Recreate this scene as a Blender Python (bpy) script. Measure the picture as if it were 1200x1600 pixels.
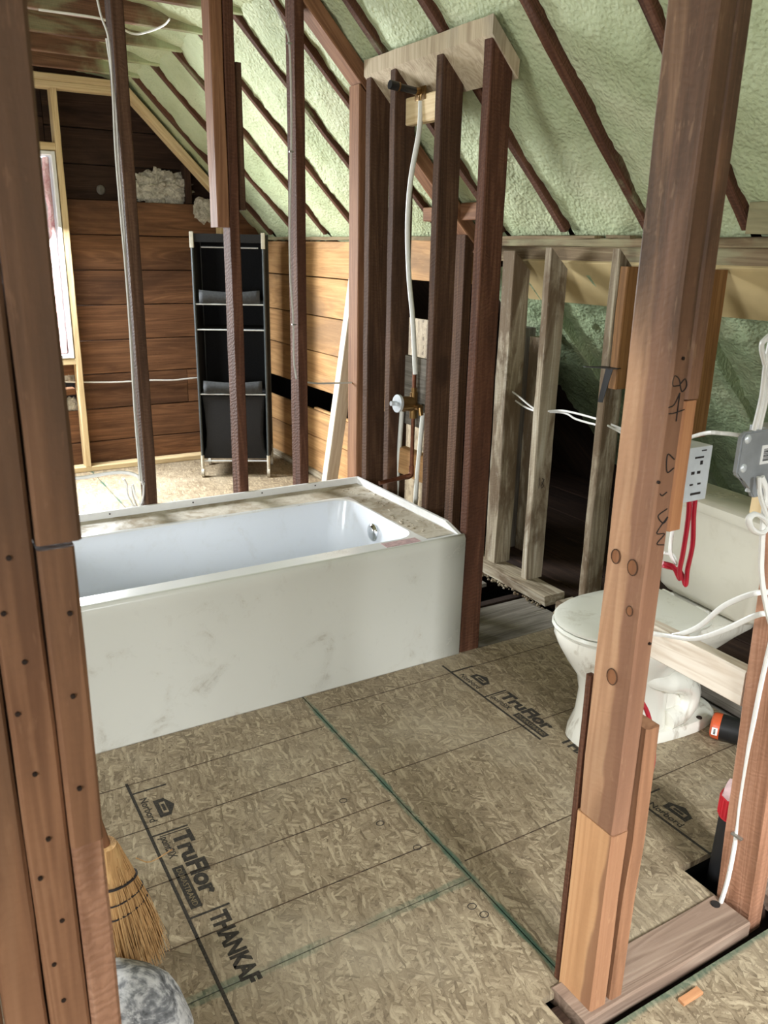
import bpy, bmesh, math, random
from mathutils import Vector, Matrix, noise

random.seed(7)
scene = bpy.context.scene
COL = scene.collection
for o in list(bpy.data.objects):
    bpy.data.objects.remove(o)

# ------------------------------------------------------------------ camera
cam_data = bpy.data.cameras.new('camera')
cam_data.sensor_fit = 'VERTICAL'
cam_data.sensor_height = 36.0
cam_data.lens = 1275.4645 / 1600 * 36
cam_data.clip_start = 0.02
cam = bpy.data.objects.new('camera', cam_data)
COL.objects.link(cam)
RX, RD, RF = (0.86038978, -0.50928334, 0.01897128), (-0.14067667, -0.27311047, -0.95164108), (0.4898362, 0.81611344, -0.30662574)
cam.matrix_world = Matrix(((RX[0], -RD[0], -RF[0], 0.0), (RX[1], -RD[1], -RF[1], 0.0), (RX[2], -RD[2], -RF[2], 1.5), (0, 0, 0, 1)))
scene.camera = cam
cam_data.dof.use_dof = True
cam_data.dof.focus_distance = 2.3
cam_data.dof.aperture_fstop = 9.0

# ------------------------------------------------------------------ world, daylight, exposure
world = bpy.data.worlds.new('overcast_sky')
scene.world = world
world.use_nodes = True
world.node_tree.nodes['Background'].inputs[0].default_value = (0.90, 0.95, 1.0, 1)
world.node_tree.nodes['Background'].inputs[1].default_value = 3.0
scene.view_settings.view_transform = 'Standard'
scene.view_settings.look = 'None'
scene.view_settings.gamma = 1.0
scene.view_settings.use_curve_mapping = False
scene.view_settings.exposure = 0.0


def daylight(name, loc, target, sx, sy, power, color=(0.95, 0.98, 1.0), spread=180):
    """soft daylight entering at a window opening"""
    d = bpy.data.lights.new(name, 'AREA')
    d.shape = 'RECTANGLE'
    d.size, d.size_y = sx, sy
    d.energy = power
    d.color = color
    d.spread = math.radians(spread)
    o = bpy.data.objects.new(name, d)
    o.location = loc
    o.rotation_euler = (Vector(target) - Vector(loc)).to_track_quat('-Z', 'Y').to_euler()
    COL.objects.link(o)
    return o


daylight('daylight_rear_window', (-1.55, -1.34, 1.40), (0.6, 0.9, 0.2), 0.8, 1.2, 24, spread=130)
daylight('daylight_high_rear_window', (0.95, -1.34, 1.80), (1.25, 0.15, 0.0), 0.5, 0.7, 30, spread=72)
daylight('daylight_side_window', (-2.32, 1.35, 1.30), (0.9, 1.6, 0.2), 1.0, 1.1, 48, spread=140)
daylight('daylight_gable_window', (0.50, 5.74, 1.40), (0.9, 4.3, 0.0), 0.95, 1.2, 270, (0.93, 0.97, 1.0), spread=165)


# ------------------------------------------------------------------ colour and material helpers
def lin(c):
    return c / 12.92 if c <= 0.04045 else ((c + 0.055) / 1.055) ** 2.4


def rgb(r, g, b):
    return (lin(r / 255), lin(g / 255), lin(b / 255), 1.0)


class NT:
    """small wrapper to write node trees briefly"""

    def __init__(self, name):
        self.m = bpy.data.materials.new(name)
        self.m.use_nodes = True
        self.t = self.m.node_tree
        self.b = self.t.nodes['Principled BSDF']

    def n(self, kind, **kw):
        x = self.t.nodes.new('ShaderNode' + kind)
        for k, v in kw.items():
            setattr(x, k, v)
        return x

    def l(self, a, b):
        self.t.links.new(a, b)

    def coord(self, scale=(1, 1, 1), rot=(0, 0, 0), world=False, vary=True):
        if world:
            src = self.n('NewGeometry').outputs['Position']
        else:
            src = self.n('TexCoord').outputs['Object']
            if vary:
                oi = self.n('ObjectInfo')
                mu = self.n('Math', operation='MULTIPLY')
                mu.inputs[1].default_value = 37.0
                self.l(oi.outputs['Random'], mu.inputs[0])
                ad = self.n('VectorMath', operation='ADD')
                self.l(src, ad.inputs[0])
                self.l(mu.outputs[0], ad.inputs[1])
                src = ad.outputs[0]
        mp = self.n('Mapping')
        mp.inputs['Scale'].default_value = scale
        mp.inputs['Rotation'].default_value = rot
        self.l(src, mp.inputs[0])
        return mp.outputs[0]

    def noise(self, vec, scale, detail=4, dist=0.0, rough=0.55):
        x = self.n('TexNoise')
        x.inputs['Scale'].default_value = scale
        x.inputs['Detail'].default_value = detail
        x.inputs['Distortion'].default_value = dist
        x.inputs['Roughness'].default_value = rough
        self.l(vec, x.inputs['Vector'])
        return x.outputs['Fac']

    def voronoi(self, vec, scale, feature='F1', out='Distance', rnd=1.0):
        x = self.n('TexVoronoi', feature=feature)
        x.inputs['Scale'].default_value = scale
        x.inputs['Randomness'].default_value = rnd
        self.l(vec, x.inputs['Vector'])
        return x.outputs[out]

    def ramp(self, fac, stops, interp='LINEAR'):
        x = self.n('ValToRGB')
        x.color_ramp.interpolation = interp
        e = x.color_ramp.elements
        while len(e) < len(stops):
            e.new(0.5)
        for i, (p, c) in enumerate(stops):
            e[i].position = p
            e[i].color = c if len(c) == 4 else (c[0], c[1], c[2], 1)
        self.l(fac, x.inputs[0])
        return x.outputs[0]

    def mask(self, fac, a, b):
        x = self.n('MapRange')
        x.interpolation_type = 'SMOOTHSTEP'
        x.inputs['From Min'].default_value = a
        x.inputs['From Max'].default_value = b
        self.l(fac, x.inputs['Value'])
        return x.outputs['Result']

    def math(self, op, a, b=None):
        x = self.n('Math', operation=op)
        for i, v in enumerate((a, b)):
            if v is None:
                continue
            if isinstance(v, (int, float)):
                x.inputs[i].default_value = v
            else:
                self.l(v, x.inputs[i])
        return x.outputs[0]

    def mix(self, fac, a, b, mode='MIX'):
        x = self.n('Mix', data_type='RGBA', blend_type=mode)
        if isinstance(fac, (int, float)):
            x.inputs['Factor'].default_value = fac
        else:
            self.l(fac, x.inputs['Factor'])
        for i, v in ((6, a), (7, b)):
            if isinstance(v, tuple):
                x.inputs[i].default_value = v
            else:
                self.l(v, x.inputs[i])
        return x.outputs[2]

    def bump(self, h, strength=0.3, dist=0.01, prev=None):
        x = self.n('Bump')
        x.inputs['Strength'].default_value = strength
        x.inputs['Distance'].default_value = dist
        self.l(h, x.inputs['Height'])
        if prev is not None:
            self.l(prev, x.inputs['Normal'])
        return x.outputs[0]

    def done(self, color=None, rough=0.6, normal=None, metal=0.0, spec=None):
        if color is not None:
            if isinstance(color, tuple):
                self.b.inputs['Base Color'].default_value = color
            else:
                self.l(color, self.b.inputs['Base Color'])
        if isinstance(rough, (int, float)):
            self.b.inputs['Roughness'].default_value = rough
        else:
            self.l(rough, self.b.inputs['Roughness'])
        self.b.inputs['Metallic'].default_value = metal
        if spec is not None:
            self.b.inputs['Specular IOR Level'].default_value = spec
        if normal is not None:
            self.l(normal, self.b.inputs['Normal'])
        return self.m


def wood(name, light, mid, dark, stain=None, amt=0.5, saw=0.0, knots=True, rough=0.75, grain=26, bumps=0.35, st_scale=2.2, st_lo=0.5, st_hi=0.66, grime_shade_z=None, foam_x=None, heart=None):
    """timber, grain along the object's local Z"""
    t = NT(name)
    v = t.coord((1, 1, 0.07))
    g = t.noise(v, grain, 6, 0.8, 0.62)
    rings = t.noise(t.coord((1, 1, 0.05)), 9, 2, 1.5)
    w = t.math('FRACT', t.math('MULTIPLY', rings, 9.0))
    w = t.mask(t.math('ABSOLUTE', t.math('SUBTRACT', w, 0.5)), 0.1, 0.5)
    g2 = t.math('ADD', t.math('MULTIPLY', g, 0.80), t.math('MULTIPLY', w, 0.14))
    col = t.ramp(g2, [(0.20, dark), (0.48, mid), (0.78, light)])
    if stain:
        s = t.noise(t.coord((1, 1, 0.35)), st_scale, 5, 0.6, 0.6)
        col = t.mix(t.math('MULTIPLY', t.mask(s, st_lo, st_hi), amt), col, stain)
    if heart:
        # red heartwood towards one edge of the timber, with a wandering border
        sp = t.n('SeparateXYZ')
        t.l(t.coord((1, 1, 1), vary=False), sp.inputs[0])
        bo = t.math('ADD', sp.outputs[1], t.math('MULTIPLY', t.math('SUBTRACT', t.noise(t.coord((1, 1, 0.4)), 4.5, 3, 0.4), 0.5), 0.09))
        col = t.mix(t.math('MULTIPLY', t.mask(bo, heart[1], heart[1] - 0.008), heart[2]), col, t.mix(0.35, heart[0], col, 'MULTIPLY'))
    if grime_shade_z:
        # grime plus painted-in shade, darkening the upper half of the timber
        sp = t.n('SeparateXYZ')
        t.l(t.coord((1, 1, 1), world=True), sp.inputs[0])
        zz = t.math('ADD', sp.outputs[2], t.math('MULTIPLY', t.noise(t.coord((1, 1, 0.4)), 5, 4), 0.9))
        col = t.mix(t.math('MULTIPLY', t.mask(zz, grime_shade_z[0] + 0.45, grime_shade_z[1] + 0.45), t.math('SUBTRACT', 0.95, t.math('MULTIPLY', t.mask(g, 0.35, 0.65), 0.4))), col, stain)
    if foam_x:
        sp = t.n('SeparateXYZ')
        t.l(t.coord((1, 1, 1), world=True), sp.inputs[0])
        xx = t.math('ADD', sp.outputs[0], t.math('MULTIPLY', t.noise(t.coord((1, 1, 1), world=True), 9, 4), 0.5))
        col = t.mix(t.math('MULTIPLY', t.mask(xx, foam_x[0] + 0.25, foam_x[1] + 0.25), 0.9), col, rgb(178, 190, 148))
    if knots:
        kv = t.coord((1, 1, 0.5))
        kd = t.voronoi(kv, 2.6)
        kn = t.noise(kv, 40, 2)
        kd = t.math('ADD', kd, t.math('MULTIPLY', kn, 0.05))
        col = t.mix(t.math('MULTIPLY', t.mask(kd, 0.14, 0.07), 0.75), col, dark)
    fl = t.noise(t.coord((1, 1, 0.25)), 90, 3)
    col = t.mix(t.math('MULTIPLY', t.mask(fl, 0.60, 0.72), 0.16), col, light)
    h = t.math('ADD', g2, t.math('MULTIPLY', fl, 0.3))
    nrm = t.bump(h, bumps, 0.004)
    if saw > 0:
        wv = t.n('TexWave', wave_type='BANDS', bands_direction='Z')
        wv.inputs['Scale'].default_value = 22
        wv.inputs['Distortion'].default_value = 9
        wv.inputs['Detail'].default_value = 5
        wv.inputs['Detail Scale'].default_value = 1.5
        t.l(t.coord((1, 1, 1), (0.25, 0.1, 0)), wv.inputs[0])
        col = t.mix(t.math('MULTIPLY', t.mask(wv.outputs['Fac'], 0.35, 0.05), saw * 0.5), col, dark)
        nrm = t.bump(wv.outputs['Fac'], saw, 0.003, nrm)
    return t.done(col, rough, nrm, spec=0.25)


def plain(name, color, rough=0.5, metal=0.0, var=0.08, bump=0.0, scale=40, spec=None):
    t = NT(name)
    v = t.coord()
    n = t.noise(v, scale, 4)
    d = tuple(c * (1 - var * 2) for c in color[:3]) + (1,)
    col = t.mix(t.mask(n, 0.35, 0.65), d, color)
    nr = t.bump(n, bump, 0.004) if bump else None
    return t.done(col, rough, nr, metal, spec)


M = {}
M['post'] = wood('old_fir_post', rgb(204, 168, 134), rgb(184, 142, 110), rgb(144, 106, 80), rgb(72, 56, 44), 0.7, 0.08, True, 0.55, grain=14, st_scale=1.3, st_lo=0.46, st_hi=0.62, grime_shade_z=(1.08, 1.48), heart=(rgb(146, 108, 88), 0.004, 0.75))
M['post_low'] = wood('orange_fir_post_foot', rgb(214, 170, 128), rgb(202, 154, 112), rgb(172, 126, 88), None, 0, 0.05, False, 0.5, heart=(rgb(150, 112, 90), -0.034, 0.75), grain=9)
M['jamb'] = wood('old_jamb_stud', rgb(176, 134, 104), rgb(152, 110, 82), rgb(108, 74, 54), rgb(92, 70, 54), 0.75, 0.08, True, 0.62, grain=14, st_lo=0.45, st_hi=0.62, grime_shade_z=(0.8, 1.4))
M['jamb_rough'] = wood('rough_sawn_jamb', rgb(206, 168, 144), rgb(174, 130, 104), rgb(126, 88, 66), None, 0, 0.45, False, 0.55)
M['rough_red'] = wood('rough_red_fir', rgb(196, 152, 126), rgb(170, 124, 98), rgb(128, 90, 68), rgb(130, 92, 70), 0.5, 0.16, False, 0.6, grain=18, st_scale=4)
M['fresh'] = wood('orange_fir', rgb(200, 152, 110), rgb(180, 128, 90), rgb(148, 98, 66), None, 0, 0.0, True, 0.62)
M['stud'] = wood('dark_old_stud', rgb(112, 84, 64), rgb(80, 56, 40), rgb(52, 35, 24), rgb(54, 38, 30), 0.6, 0.3, True, 0.85)
M['stud_red'] = wood('red_brown_stud', rgb(120, 84, 64), rgb(88, 56, 40), rgb(58, 35, 25), rgb(58, 38, 30), 0.5, 0.35, False, 0.85)
M['stud_warm'] = wood('warm_fir_stud', rgb(168, 126, 94), rgb(138, 98, 70), rgb(98, 64, 44), None, 0, 0.0, True, 0.75)
M['rafter'] = wood('dark_rafter', rgb(118, 82, 62), rgb(90, 59, 43), rgb(56, 35, 25), rgb(130, 134, 102), 0.5, 0.3, False, 0.85, st_scale=7, st_lo=0.56, st_hi=0.68)
M['joist'] = wood('foam_dusted_joist', rgb(140, 106, 82), rgb(108, 78, 58), rgb(70, 48, 36), rgb(168, 178, 138), 0.35, 0.1, False, 0.85, st_scale=6, st_lo=0.52, st_hi=0.7, foam_x=(1.15, 1.5))
M['board'] = wood('brown_sheathing', rgb(150, 108, 76), rgb(116, 80, 54), rgb(80, 53, 35), rgb(62, 41, 29), 0.75, 0.05, True, 0.8, st_scale=1.6, st_lo=0.44, st_hi=0.64, bumps=0.2)
M['board_dark'] = wood('dark_sheathing', rgb(78, 58, 44), rgb(58, 41, 31), rgb(38, 26, 20), rgb(30, 20, 16), 0.7, 0.05, True, 0.9)
M['board_tan'] = wood('tan_sheathing', rgb(206, 166, 116), rgb(184, 142, 96), rgb(146, 108, 70), rgb(122, 98, 76), 0.7, 0.05, True, 0.75, st_scale=2.2, st_lo=0.5, st_hi=0.68, bumps=0.2)
M['new'] = wood('new_spruce', rgb(236, 216, 176), rgb(222, 198, 154), rgb(190, 158, 114), None, 0, 0.0, True, 0.65, bumps=0.15)
M['white_wood'] = wood('pale_planed_spruce', rgb(234, 226, 212), rgb(222, 210, 194), rgb(196, 176, 154), None, 0, 0.0, True, 0.65, bumps=0.12)
M['cap'] = wood('weathered_cap_plank', rgb(206, 192, 166), rgb(186, 170, 142), rgb(146, 126, 102), rgb(128, 122, 110), 0.5, 0.0, True, 0.7, st_scale=2.5, bumps=0.2)
M['knee'] = wood('limewashed_stud', rgb(206, 200, 184), rgb(160, 148, 126), rgb(100, 84, 66), rgb(96, 78, 58), 0.85, 0.12, False, 0.85, st_scale=7, st_lo=0.45, st_hi=0.58, grain=18)
M['plate'] = wood('dusty_plate', rgb(168, 148, 130), rgb(142, 120, 104), rgb(98, 78, 66), rgb(180, 168, 158), 0.6, 0.0, False, 0.85, st_scale=4)
M['knee_plate'] = wood('foam_dusted_plate', rgb(160, 146, 114), rgb(128, 110, 84), rgb(84, 68, 50), rgb(156, 160, 124), 0.5, 0.0, True, 0.85, st_scale=5)
M['grey_board'] = wood('grey_weathered_board', rgb(156, 150, 140), rgb(126, 120, 110), rgb(80, 74, 66), rgb(64, 58, 52), 0.5, 0.0, False, 0.85, st_scale=4)
M['sister'] = wood('golden_fir_sister', rgb(172, 132, 88), rgb(146, 106, 66), rgb(106, 74, 46), None, 0, 0.0, True, 0.8)

M['knot'] = wood('round_knot', rgb(160, 112, 78), rgb(140, 94, 64), rgb(104, 68, 46), None, 0, 0, False, 0.6)
M['white'] = plain('white_vinyl', rgb(238, 238, 236), 0.35, var=0.02)
M['cable'] = plain('white_cable_jacket', rgb(236, 235, 230), 0.4, var=0.03)
M['cable_grey'] = plain('pale_grey_cable', rgb(206, 204, 196), 0.45, var=0.04)
M['red'] = plain('red_pex', rgb(162, 20, 44), 0.35, var=0.05)
M['red_cap'] = plain('red_rubber_cap', rgb(196, 40, 52), 0.45, var=0.05)
M['pex'] = plain('translucent_white_pex', rgb(222, 222, 214), 0.4, var=0.03)
M['steel'] = plain('galvanised_steel', rgb(170, 174, 178), 0.4, 0.35, var=0.08, scale=25)
M['zinc'] = plain('bright_zinc', rgb(218, 224, 228), 0.3, 0.3, var=0.05)
M['chrome'] = plain('chrome', rgb(228, 230, 232), 0.08, 1.0, var=0.02)
M['brass'] = plain('brass', rgb(138, 108, 66), 0.3, 0.8, var=0.1)
M['copper'] = plain('tarnished_copper', rgb(116, 74, 54), 0.4, 0.8, var=0.15)
M['black'] = plain('black_plastic', rgb(26, 26, 28), 0.4, var=0.1)
M['abs'] = plain('black_drain_plastic', rgb(34, 34, 36), 0.5, var=0.15, bump=0.1, scale=8)
M['fabric'] = plain('black_nonwoven_fabric', rgb(24, 24, 26), 0.9, var=0.15, bump=0.3, scale=120)
M['fabric_grey'] = plain('charcoal_fabric', rgb(56, 58, 60), 0.9, var=0.15, bump=0.3, scale=60)
M['shelf_steel'] = plain('grey_painted_tube', rgb(70, 76, 78), 0.4, 0.3, var=0.08)
M['caster'] = plain('pale_caster_plastic', rgb(196, 190, 174), 0.5, var=0.08)
M['ink'] = plain('faded_black_ink', rgb(58, 52, 44), 0.8, var=0.35, scale=160)
M['ink_dark'] = plain('black_marker_ink', rgb(30, 24, 22), 0.7, var=0.1)
M['line'] = plain('faded_grid_line', rgb(88, 70, 52), 0.8, var=0.35, scale=60)
M['osb_print'] = plain('pale_print', rgb(128, 112, 84), 0.8, var=0.2)
M['nail'] = plain('rusty_nail', rgb(52, 38, 32), 0.6, 0.4, var=0.2)
M['staple'] = plain('wire_staple', rgb(170, 170, 165), 0.35, 0.8, var=0.05)
M['orange'] = plain('orange_plastic', rgb(214, 92, 48), 0.4, var=0.06)
M['sticker'] = plain('white_sticker', rgb(236, 236, 234), 0.5, var=0.02)
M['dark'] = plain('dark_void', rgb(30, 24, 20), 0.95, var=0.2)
M['twine'] = plain('black_binding_twine', rgb(46, 40, 40), 0.8, var=0.1)
M['pvc_black'] = plain('black_sheet_bracket', rgb(20, 20, 22), 0.5, var=0.1)
M['kraft'] = plain('tan_insulation_board', rgb(204, 182, 132), 0.8, var=0.08, scale=5)
M['drywall'] = plain('rear_room_board', rgb(206, 196, 178), 0.9, var=0.05)


def foam_mat(name, a, b, c):
    t = NT(name)
    v = t.coord(world=True)
    big = t.noise(v, 2.2, 4, 0.4)
    col = t.ramp(big, [(0.3, a), (0.52, b), (0.72, c)])
    sm = t.noise(v, 55, 5, 0.5, 0.6)
    vo = t.voronoi(v, 75, 'SMOOTH_F1')
    h = t.math('ADD', t.math('MULTIPLY', sm, 0.8), t.math('MULTIPLY', vo, 0.7))
    pit = t.noise(v, 130, 3)
    col = t.mix(t.math('MULTIPLY', t.mask(pit, 0.66, 0.75), 0.35), col, a)
    return t.done(col, 0.6, t.bump(h, 0.75, 0.012), spec=0.3)


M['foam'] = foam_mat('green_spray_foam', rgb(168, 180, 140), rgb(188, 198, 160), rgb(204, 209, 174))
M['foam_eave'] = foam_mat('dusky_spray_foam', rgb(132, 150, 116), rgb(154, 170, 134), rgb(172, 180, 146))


def osb_mat():
    t = NT('osb_subfloor')
    base = t.coord(world=True)
    wn = t.n('TexNoise')
    wn.inputs['Scale'].default_value = 16
    wn.inputs['Detail'].default_value = 3
    t.l(base, wn.inputs['Vector'])
    sc = t.n('VectorMath', operation='SCALE')
    sc.inputs['Scale'].default_value = 0.03
    t.l(wn.outputs['Color'], sc.inputs[0])
    wob = t.n('VectorMath', operation='ADD')
    t.l(base, wob.inputs[0])
    t.l(sc.outputs[0], wob.inputs[1])
    val = hgt = None
    # strands lying every way, each layer covering part of the ones beneath
    for i, (ang, asp, scl) in enumerate(((0.2, 4.5, 13), (1.2, 5.0, 16), (2.2, 4.5, 15), (2.85, 6.0, 20), (0.75, 5.5, 22), (1.75, 6.5, 20))):
        mp = t.n('Mapping')
        mp.inputs['Scale'].default_value = (1.0, asp, 0.001)
        ro = t.n('Mapping')
        ro.inputs['Rotation'].default_value = (0, 0, ang)
        ro.inputs['Location'].default_value = (i * 3.13, i * 1.71, 0)
        t.l(wob.outputs[0], ro.inputs[0])
        t.l(ro.outputs[0], mp.inputs[0])
        vo = t.n('TexVoronoi')
        vo.inputs['Scale'].default_value = scl
        t.l(mp.outputs[0], vo.inputs['Vector'])
        sp = t.n('SeparateColor')
        t.l(vo.outputs['Color'], sp.inputs[0])
        fm = t.n('Mapping')
        fm.inputs['Scale'].default_value = (1.0, 5.0, 0.001)
        t.l(mp.outputs[0], fm.inputs[0])
        fib = t.noise(fm.outputs[0], 22, 3, 0.3)
        tone = t.math('ADD', t.math('MULTIPLY', sp.outputs[0], 0.55), t.math('MULTIPLY', fib, 0.5))
        h = t.math('SUBTRACT', sp.outputs[1], t.math('MULTIPLY', vo.outputs['Distance'], 0.5))
        tone = t.math('SUBTRACT', tone, t.math('MULTIPLY', t.mask(vo.outputs['Distance'], 0.35, 0.75), 0.16))
        if val is None:
            val, hgt = tone, h
        else:
            k = t.mask(sp.outputs[2], 0.60, 0.62)
            val = t.mix(k, val, tone)
            hgt = t.mix(k, hgt, h)
    fine = t.noise(base, 110, 4, 1.0)
    patch = t.noise(base, 1.6, 4, 0.5)
    f = t.math('ADD', t.math('MULTIPLY', val, 0.75), t.math('ADD', t.math('MULTIPLY', fine, 0.22), t.math('MULTIPLY', patch, 0.15)))
    col = t.ramp(f, [(0.22, rgb(96, 82, 64)), (0.44, rgb(128, 113, 91)), (0.62, rgb(146, 131, 107)), (0.85, rgb(178, 163, 136))])
    crumb = t.noise(base, 46, 7, 2.6, 0.72)
    col = t.mix(t.math('MULTIPLY', t.mask(crumb, 0.565, 0.64), 0.6), col, rgb(74, 58, 42))
    dust = t.noise(base, 2.4, 5, 0.5)
    col = t.mix(t.math('MULTIPLY', t.mask(dust, 0.45, 0.75), 0.35), col, rgb(178, 167, 146))
    # green factory edge sealer along the sheet edges
    pos = t.n('SeparateXYZ')
    t.l(base, pos.inputs[0])
    en = t.math('MULTIPLY', t.noise(base, 14, 3), 0.02)
    dx = t.math('SUBTRACT', t.math('ABSOLUTE', t.math('SUBTRACT', pos.outputs[0], 1.065)), en)
    e1 = t.math('MULTIPLY', t.mask(dx, 0.004, -0.006), t.mask(t.noise(base, 5, 4), 0.3, 0.6))
    dy = t.math('SUBTRACT', t.math('ABSOLUTE', t.math('SUBTRACT', pos.outputs[1], 1.312)), en)
    e2 = t.math('MULTIPLY', t.mask(dy, 0.008, 0.0), t.mask(pos.outputs[0], 1.066, 1.064))
    dz = t.math('SUBTRACT', t.math('ABSOLUTE', t.math('SUBTRACT', pos.outputs[1], 0.842)), en)
    e3 = t.mask(dz, 0.012, 0.0)
    edge = t.math('MULTIPLY', t.math('MAXIMUM', e1, t.math('MAXIMUM', t.math('MULTIPLY', t.math('MULTIPLY', e2, t.mask(t.noise(base, 7, 4), 0.35, 0.65)), 0.6), t.math('MULTIPLY', e3, 0.7))), 0.8)
    col = t.mix(edge, col, rgb(46, 92, 78))
    return t.done(col, 0.62, t.bump(t.math('ADD', hgt, t.math('MULTIPLY', fine, 0.5)), 0.3, 0.004), spec=0.35)


M['osb'] = osb_mat()


def dirty_white(name, base, dirt, lo, hi, amt, rough, sc=7, streak=False):
    t = NT(name)
    v = t.coord((1, 1, 0.12) if streak else (1, 1, 1), vary=False)
    n = t.noise(v, sc, 6, 0.8, 0.65)
    n2 = t.noise(v, sc * 6, 4, 1.0)
    f = t.math('ADD', t.math('MULTIPLY', n, 0.8), t.math('MULTIPLY', n2, 0.2))
    k = t.math('MULTIPLY', t.mask(f, lo, hi), amt)
    col = t.mix(k, base, dirt)
    r = t.math('ADD', t.math('MULTIPLY', k, 0.5), rough)
    return t.done(col, r)


M['acrylic'] = dirty_white('white_acrylic', rgb(222, 226, 232), rgb(206, 206, 204), 0.5, 0.75, 0.5, 0.12)
M['apron'] = dirty_white('scuffed_white_apron', rgb(204, 204, 196), rgb(146, 138, 122), 0.55, 0.72, 0.55, 0.22, 9)
M['rim'] = dirty_white('dusty_acrylic_rim', rgb(224, 224, 222), rgb(150, 138, 118), 0.56, 0.72, 0.55, 0.2, 9)
M['rim_dust'] = dirty_white('sawdust_on_rim', rgb(200, 192, 176), rgb(146, 130, 104), 0.36, 0.62, 0.85, 0.55, 7)
M['china'] = dirty_white('dirty_vitreous_china', rgb(232, 230, 220), rgb(134, 116, 88), 0.56, 0.68, 0.7, 0.12, 8, True)
M['china_lid'] = dirty_white('dusty_toilet_lid', rgb(220, 220, 210), rgb(158, 148, 126), 0.54, 0.72, 0.45, 0.3, 9)
M['china_clean'] = dirty_white('toilet_tank_china', rgb(214, 210, 196), rgb(180, 172, 152), 0.5, 0.75, 0.5, 0.18, 4)


def rough_stone():
    t = NT('mottled_plaster_stone')
    v = t.coord(vary=False)
    n = t.noise(v, 14, 6, 1.2, 0.7)
    n2 = t.noise(v, 60, 4)
    f = t.math('ADD', t.math('MULTIPLY', n, 0.75), t.math('MULTIPLY', n2, 0.25))
    col = t.ramp(f, [(0.36, rgb(70, 72, 76)), (0.46, rgb(128, 130, 134)), (0.53, rgb(196, 196, 198)), (0.66, rgb(226, 226, 224))])
    return t.done(col, 0.8, t.bump(f, 0.5, 0.01))


M['stone'] = rough_stone()


def fluff(name, a, b):
    t = NT(name)
    v = t.coord()
    n = t.noise(v, 30, 6, 1.5, 0.7)
    return t.done(t.ramp(n, [(0.35, a), (0.62, b)]), 0.95, t.bump(n, 0.9, 0.02))


M['insulation'] = fluff('grey_white_insulation', rgb(146, 138, 122), rgb(228, 222, 208))
M['pink'] = fluff('pink_fibreglass', rgb(222, 150, 156), rgb(246, 218, 214))
M['straw'] = wood('broom_straw', rgb(218, 182, 130), rgb(192, 152, 102), rgb(136, 98, 60), None, 0, 0, False, 0.75, grain=160)


def glass():
    t = NT('window_glass')
    tr = t.n('BsdfTransparent')
    gl = t.n('BsdfGlossy')
    gl.inputs['Roughness'].default_value = 0.02
    mx = t.n('MixShader')
    mx.inputs[0].default_value = 0.08
    t.l(tr.outputs[0], mx.inputs[1])
    t.l(gl.outputs[0], mx.inputs[2])
    t.l(mx.outputs[0], t.t.nodes['Material Output'].inputs[0])
    return t.m


M['glass'] = glass()


# ------------------------------------------------------------------ object helpers
def link(name, me, mat, parent=None):
    o = bpy.data.objects.new(name, me)
    if mat is not None:
        me.materials.clear()
        me.materials.append(mat)
    COL.objects.link(o)
    if parent is not None:
        o.parent = parent
    return o


def tag(o, label=None, cat=None, group=None, kind=None):
    for k, v in (('label', label), ('category', cat), ('group', group), ('kind', kind)):
        if v:
            o[k] = v
    return o


def thing(name, label, cat, loc=(0, 0, 0), rz=0.0, group=None):
    o = bpy.data.objects.new(name, None)
    o.empty_display_size = 0.1
    o.location = loc
    o.rotation_euler = (0, 0, rz)
    COL.objects.link(o)
    return tag(o, label, cat, group)


def structure(name):
    o = bpy.data.objects.new(name, None)
    COL.objects.link(o)
    return tag(o, kind='structure')


def mesh_from(bm, smooth=False):
    me = bpy.data.meshes.new('mesh')
    bm.normal_update()
    bm.to_mesh(me)
    bm.free()
    if smooth:
        me.polygons.foreach_set('use_smooth', [True] * len(me.polygons))
        try:
            me.set_sharp_from_angle(angle=math.radians(40))
        except Exception:
            pass
    return me


def box_bm(bm, lo, hi, bev=0.0):
    c = [(a + b) / 2 for a, b in zip(lo, hi)]
    s = [b - a for a, b in zip(lo, hi)]
    r = bmesh.ops.create_cube(bm, size=1.0, matrix=Matrix.Translation(c) @ Matrix.Diagonal((*s, 1)))
    if bev > 0:
        es = list({e for v in r['verts'] for e in v.link_edges})
        bmesh.ops.bevel(bm, geom=es, offset=bev, segments=2, affect='EDGES', profile=0.6)
    return bm


def box(name, lo, hi, mat, parent=None, bev=0.003):
    """box given in the parent's space, its origin at the box's base centre"""
    o3 = Vector(((lo[0] + hi[0]) / 2, (lo[1] + hi[1]) / 2, lo[2]))
    bm = bmesh.new()
    box_bm(bm, Vector(lo) - o3, Vector(hi) - o3, bev)
    o = link(name, mesh_from(bm), mat, parent)
    o.location = o3
    return o


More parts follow.
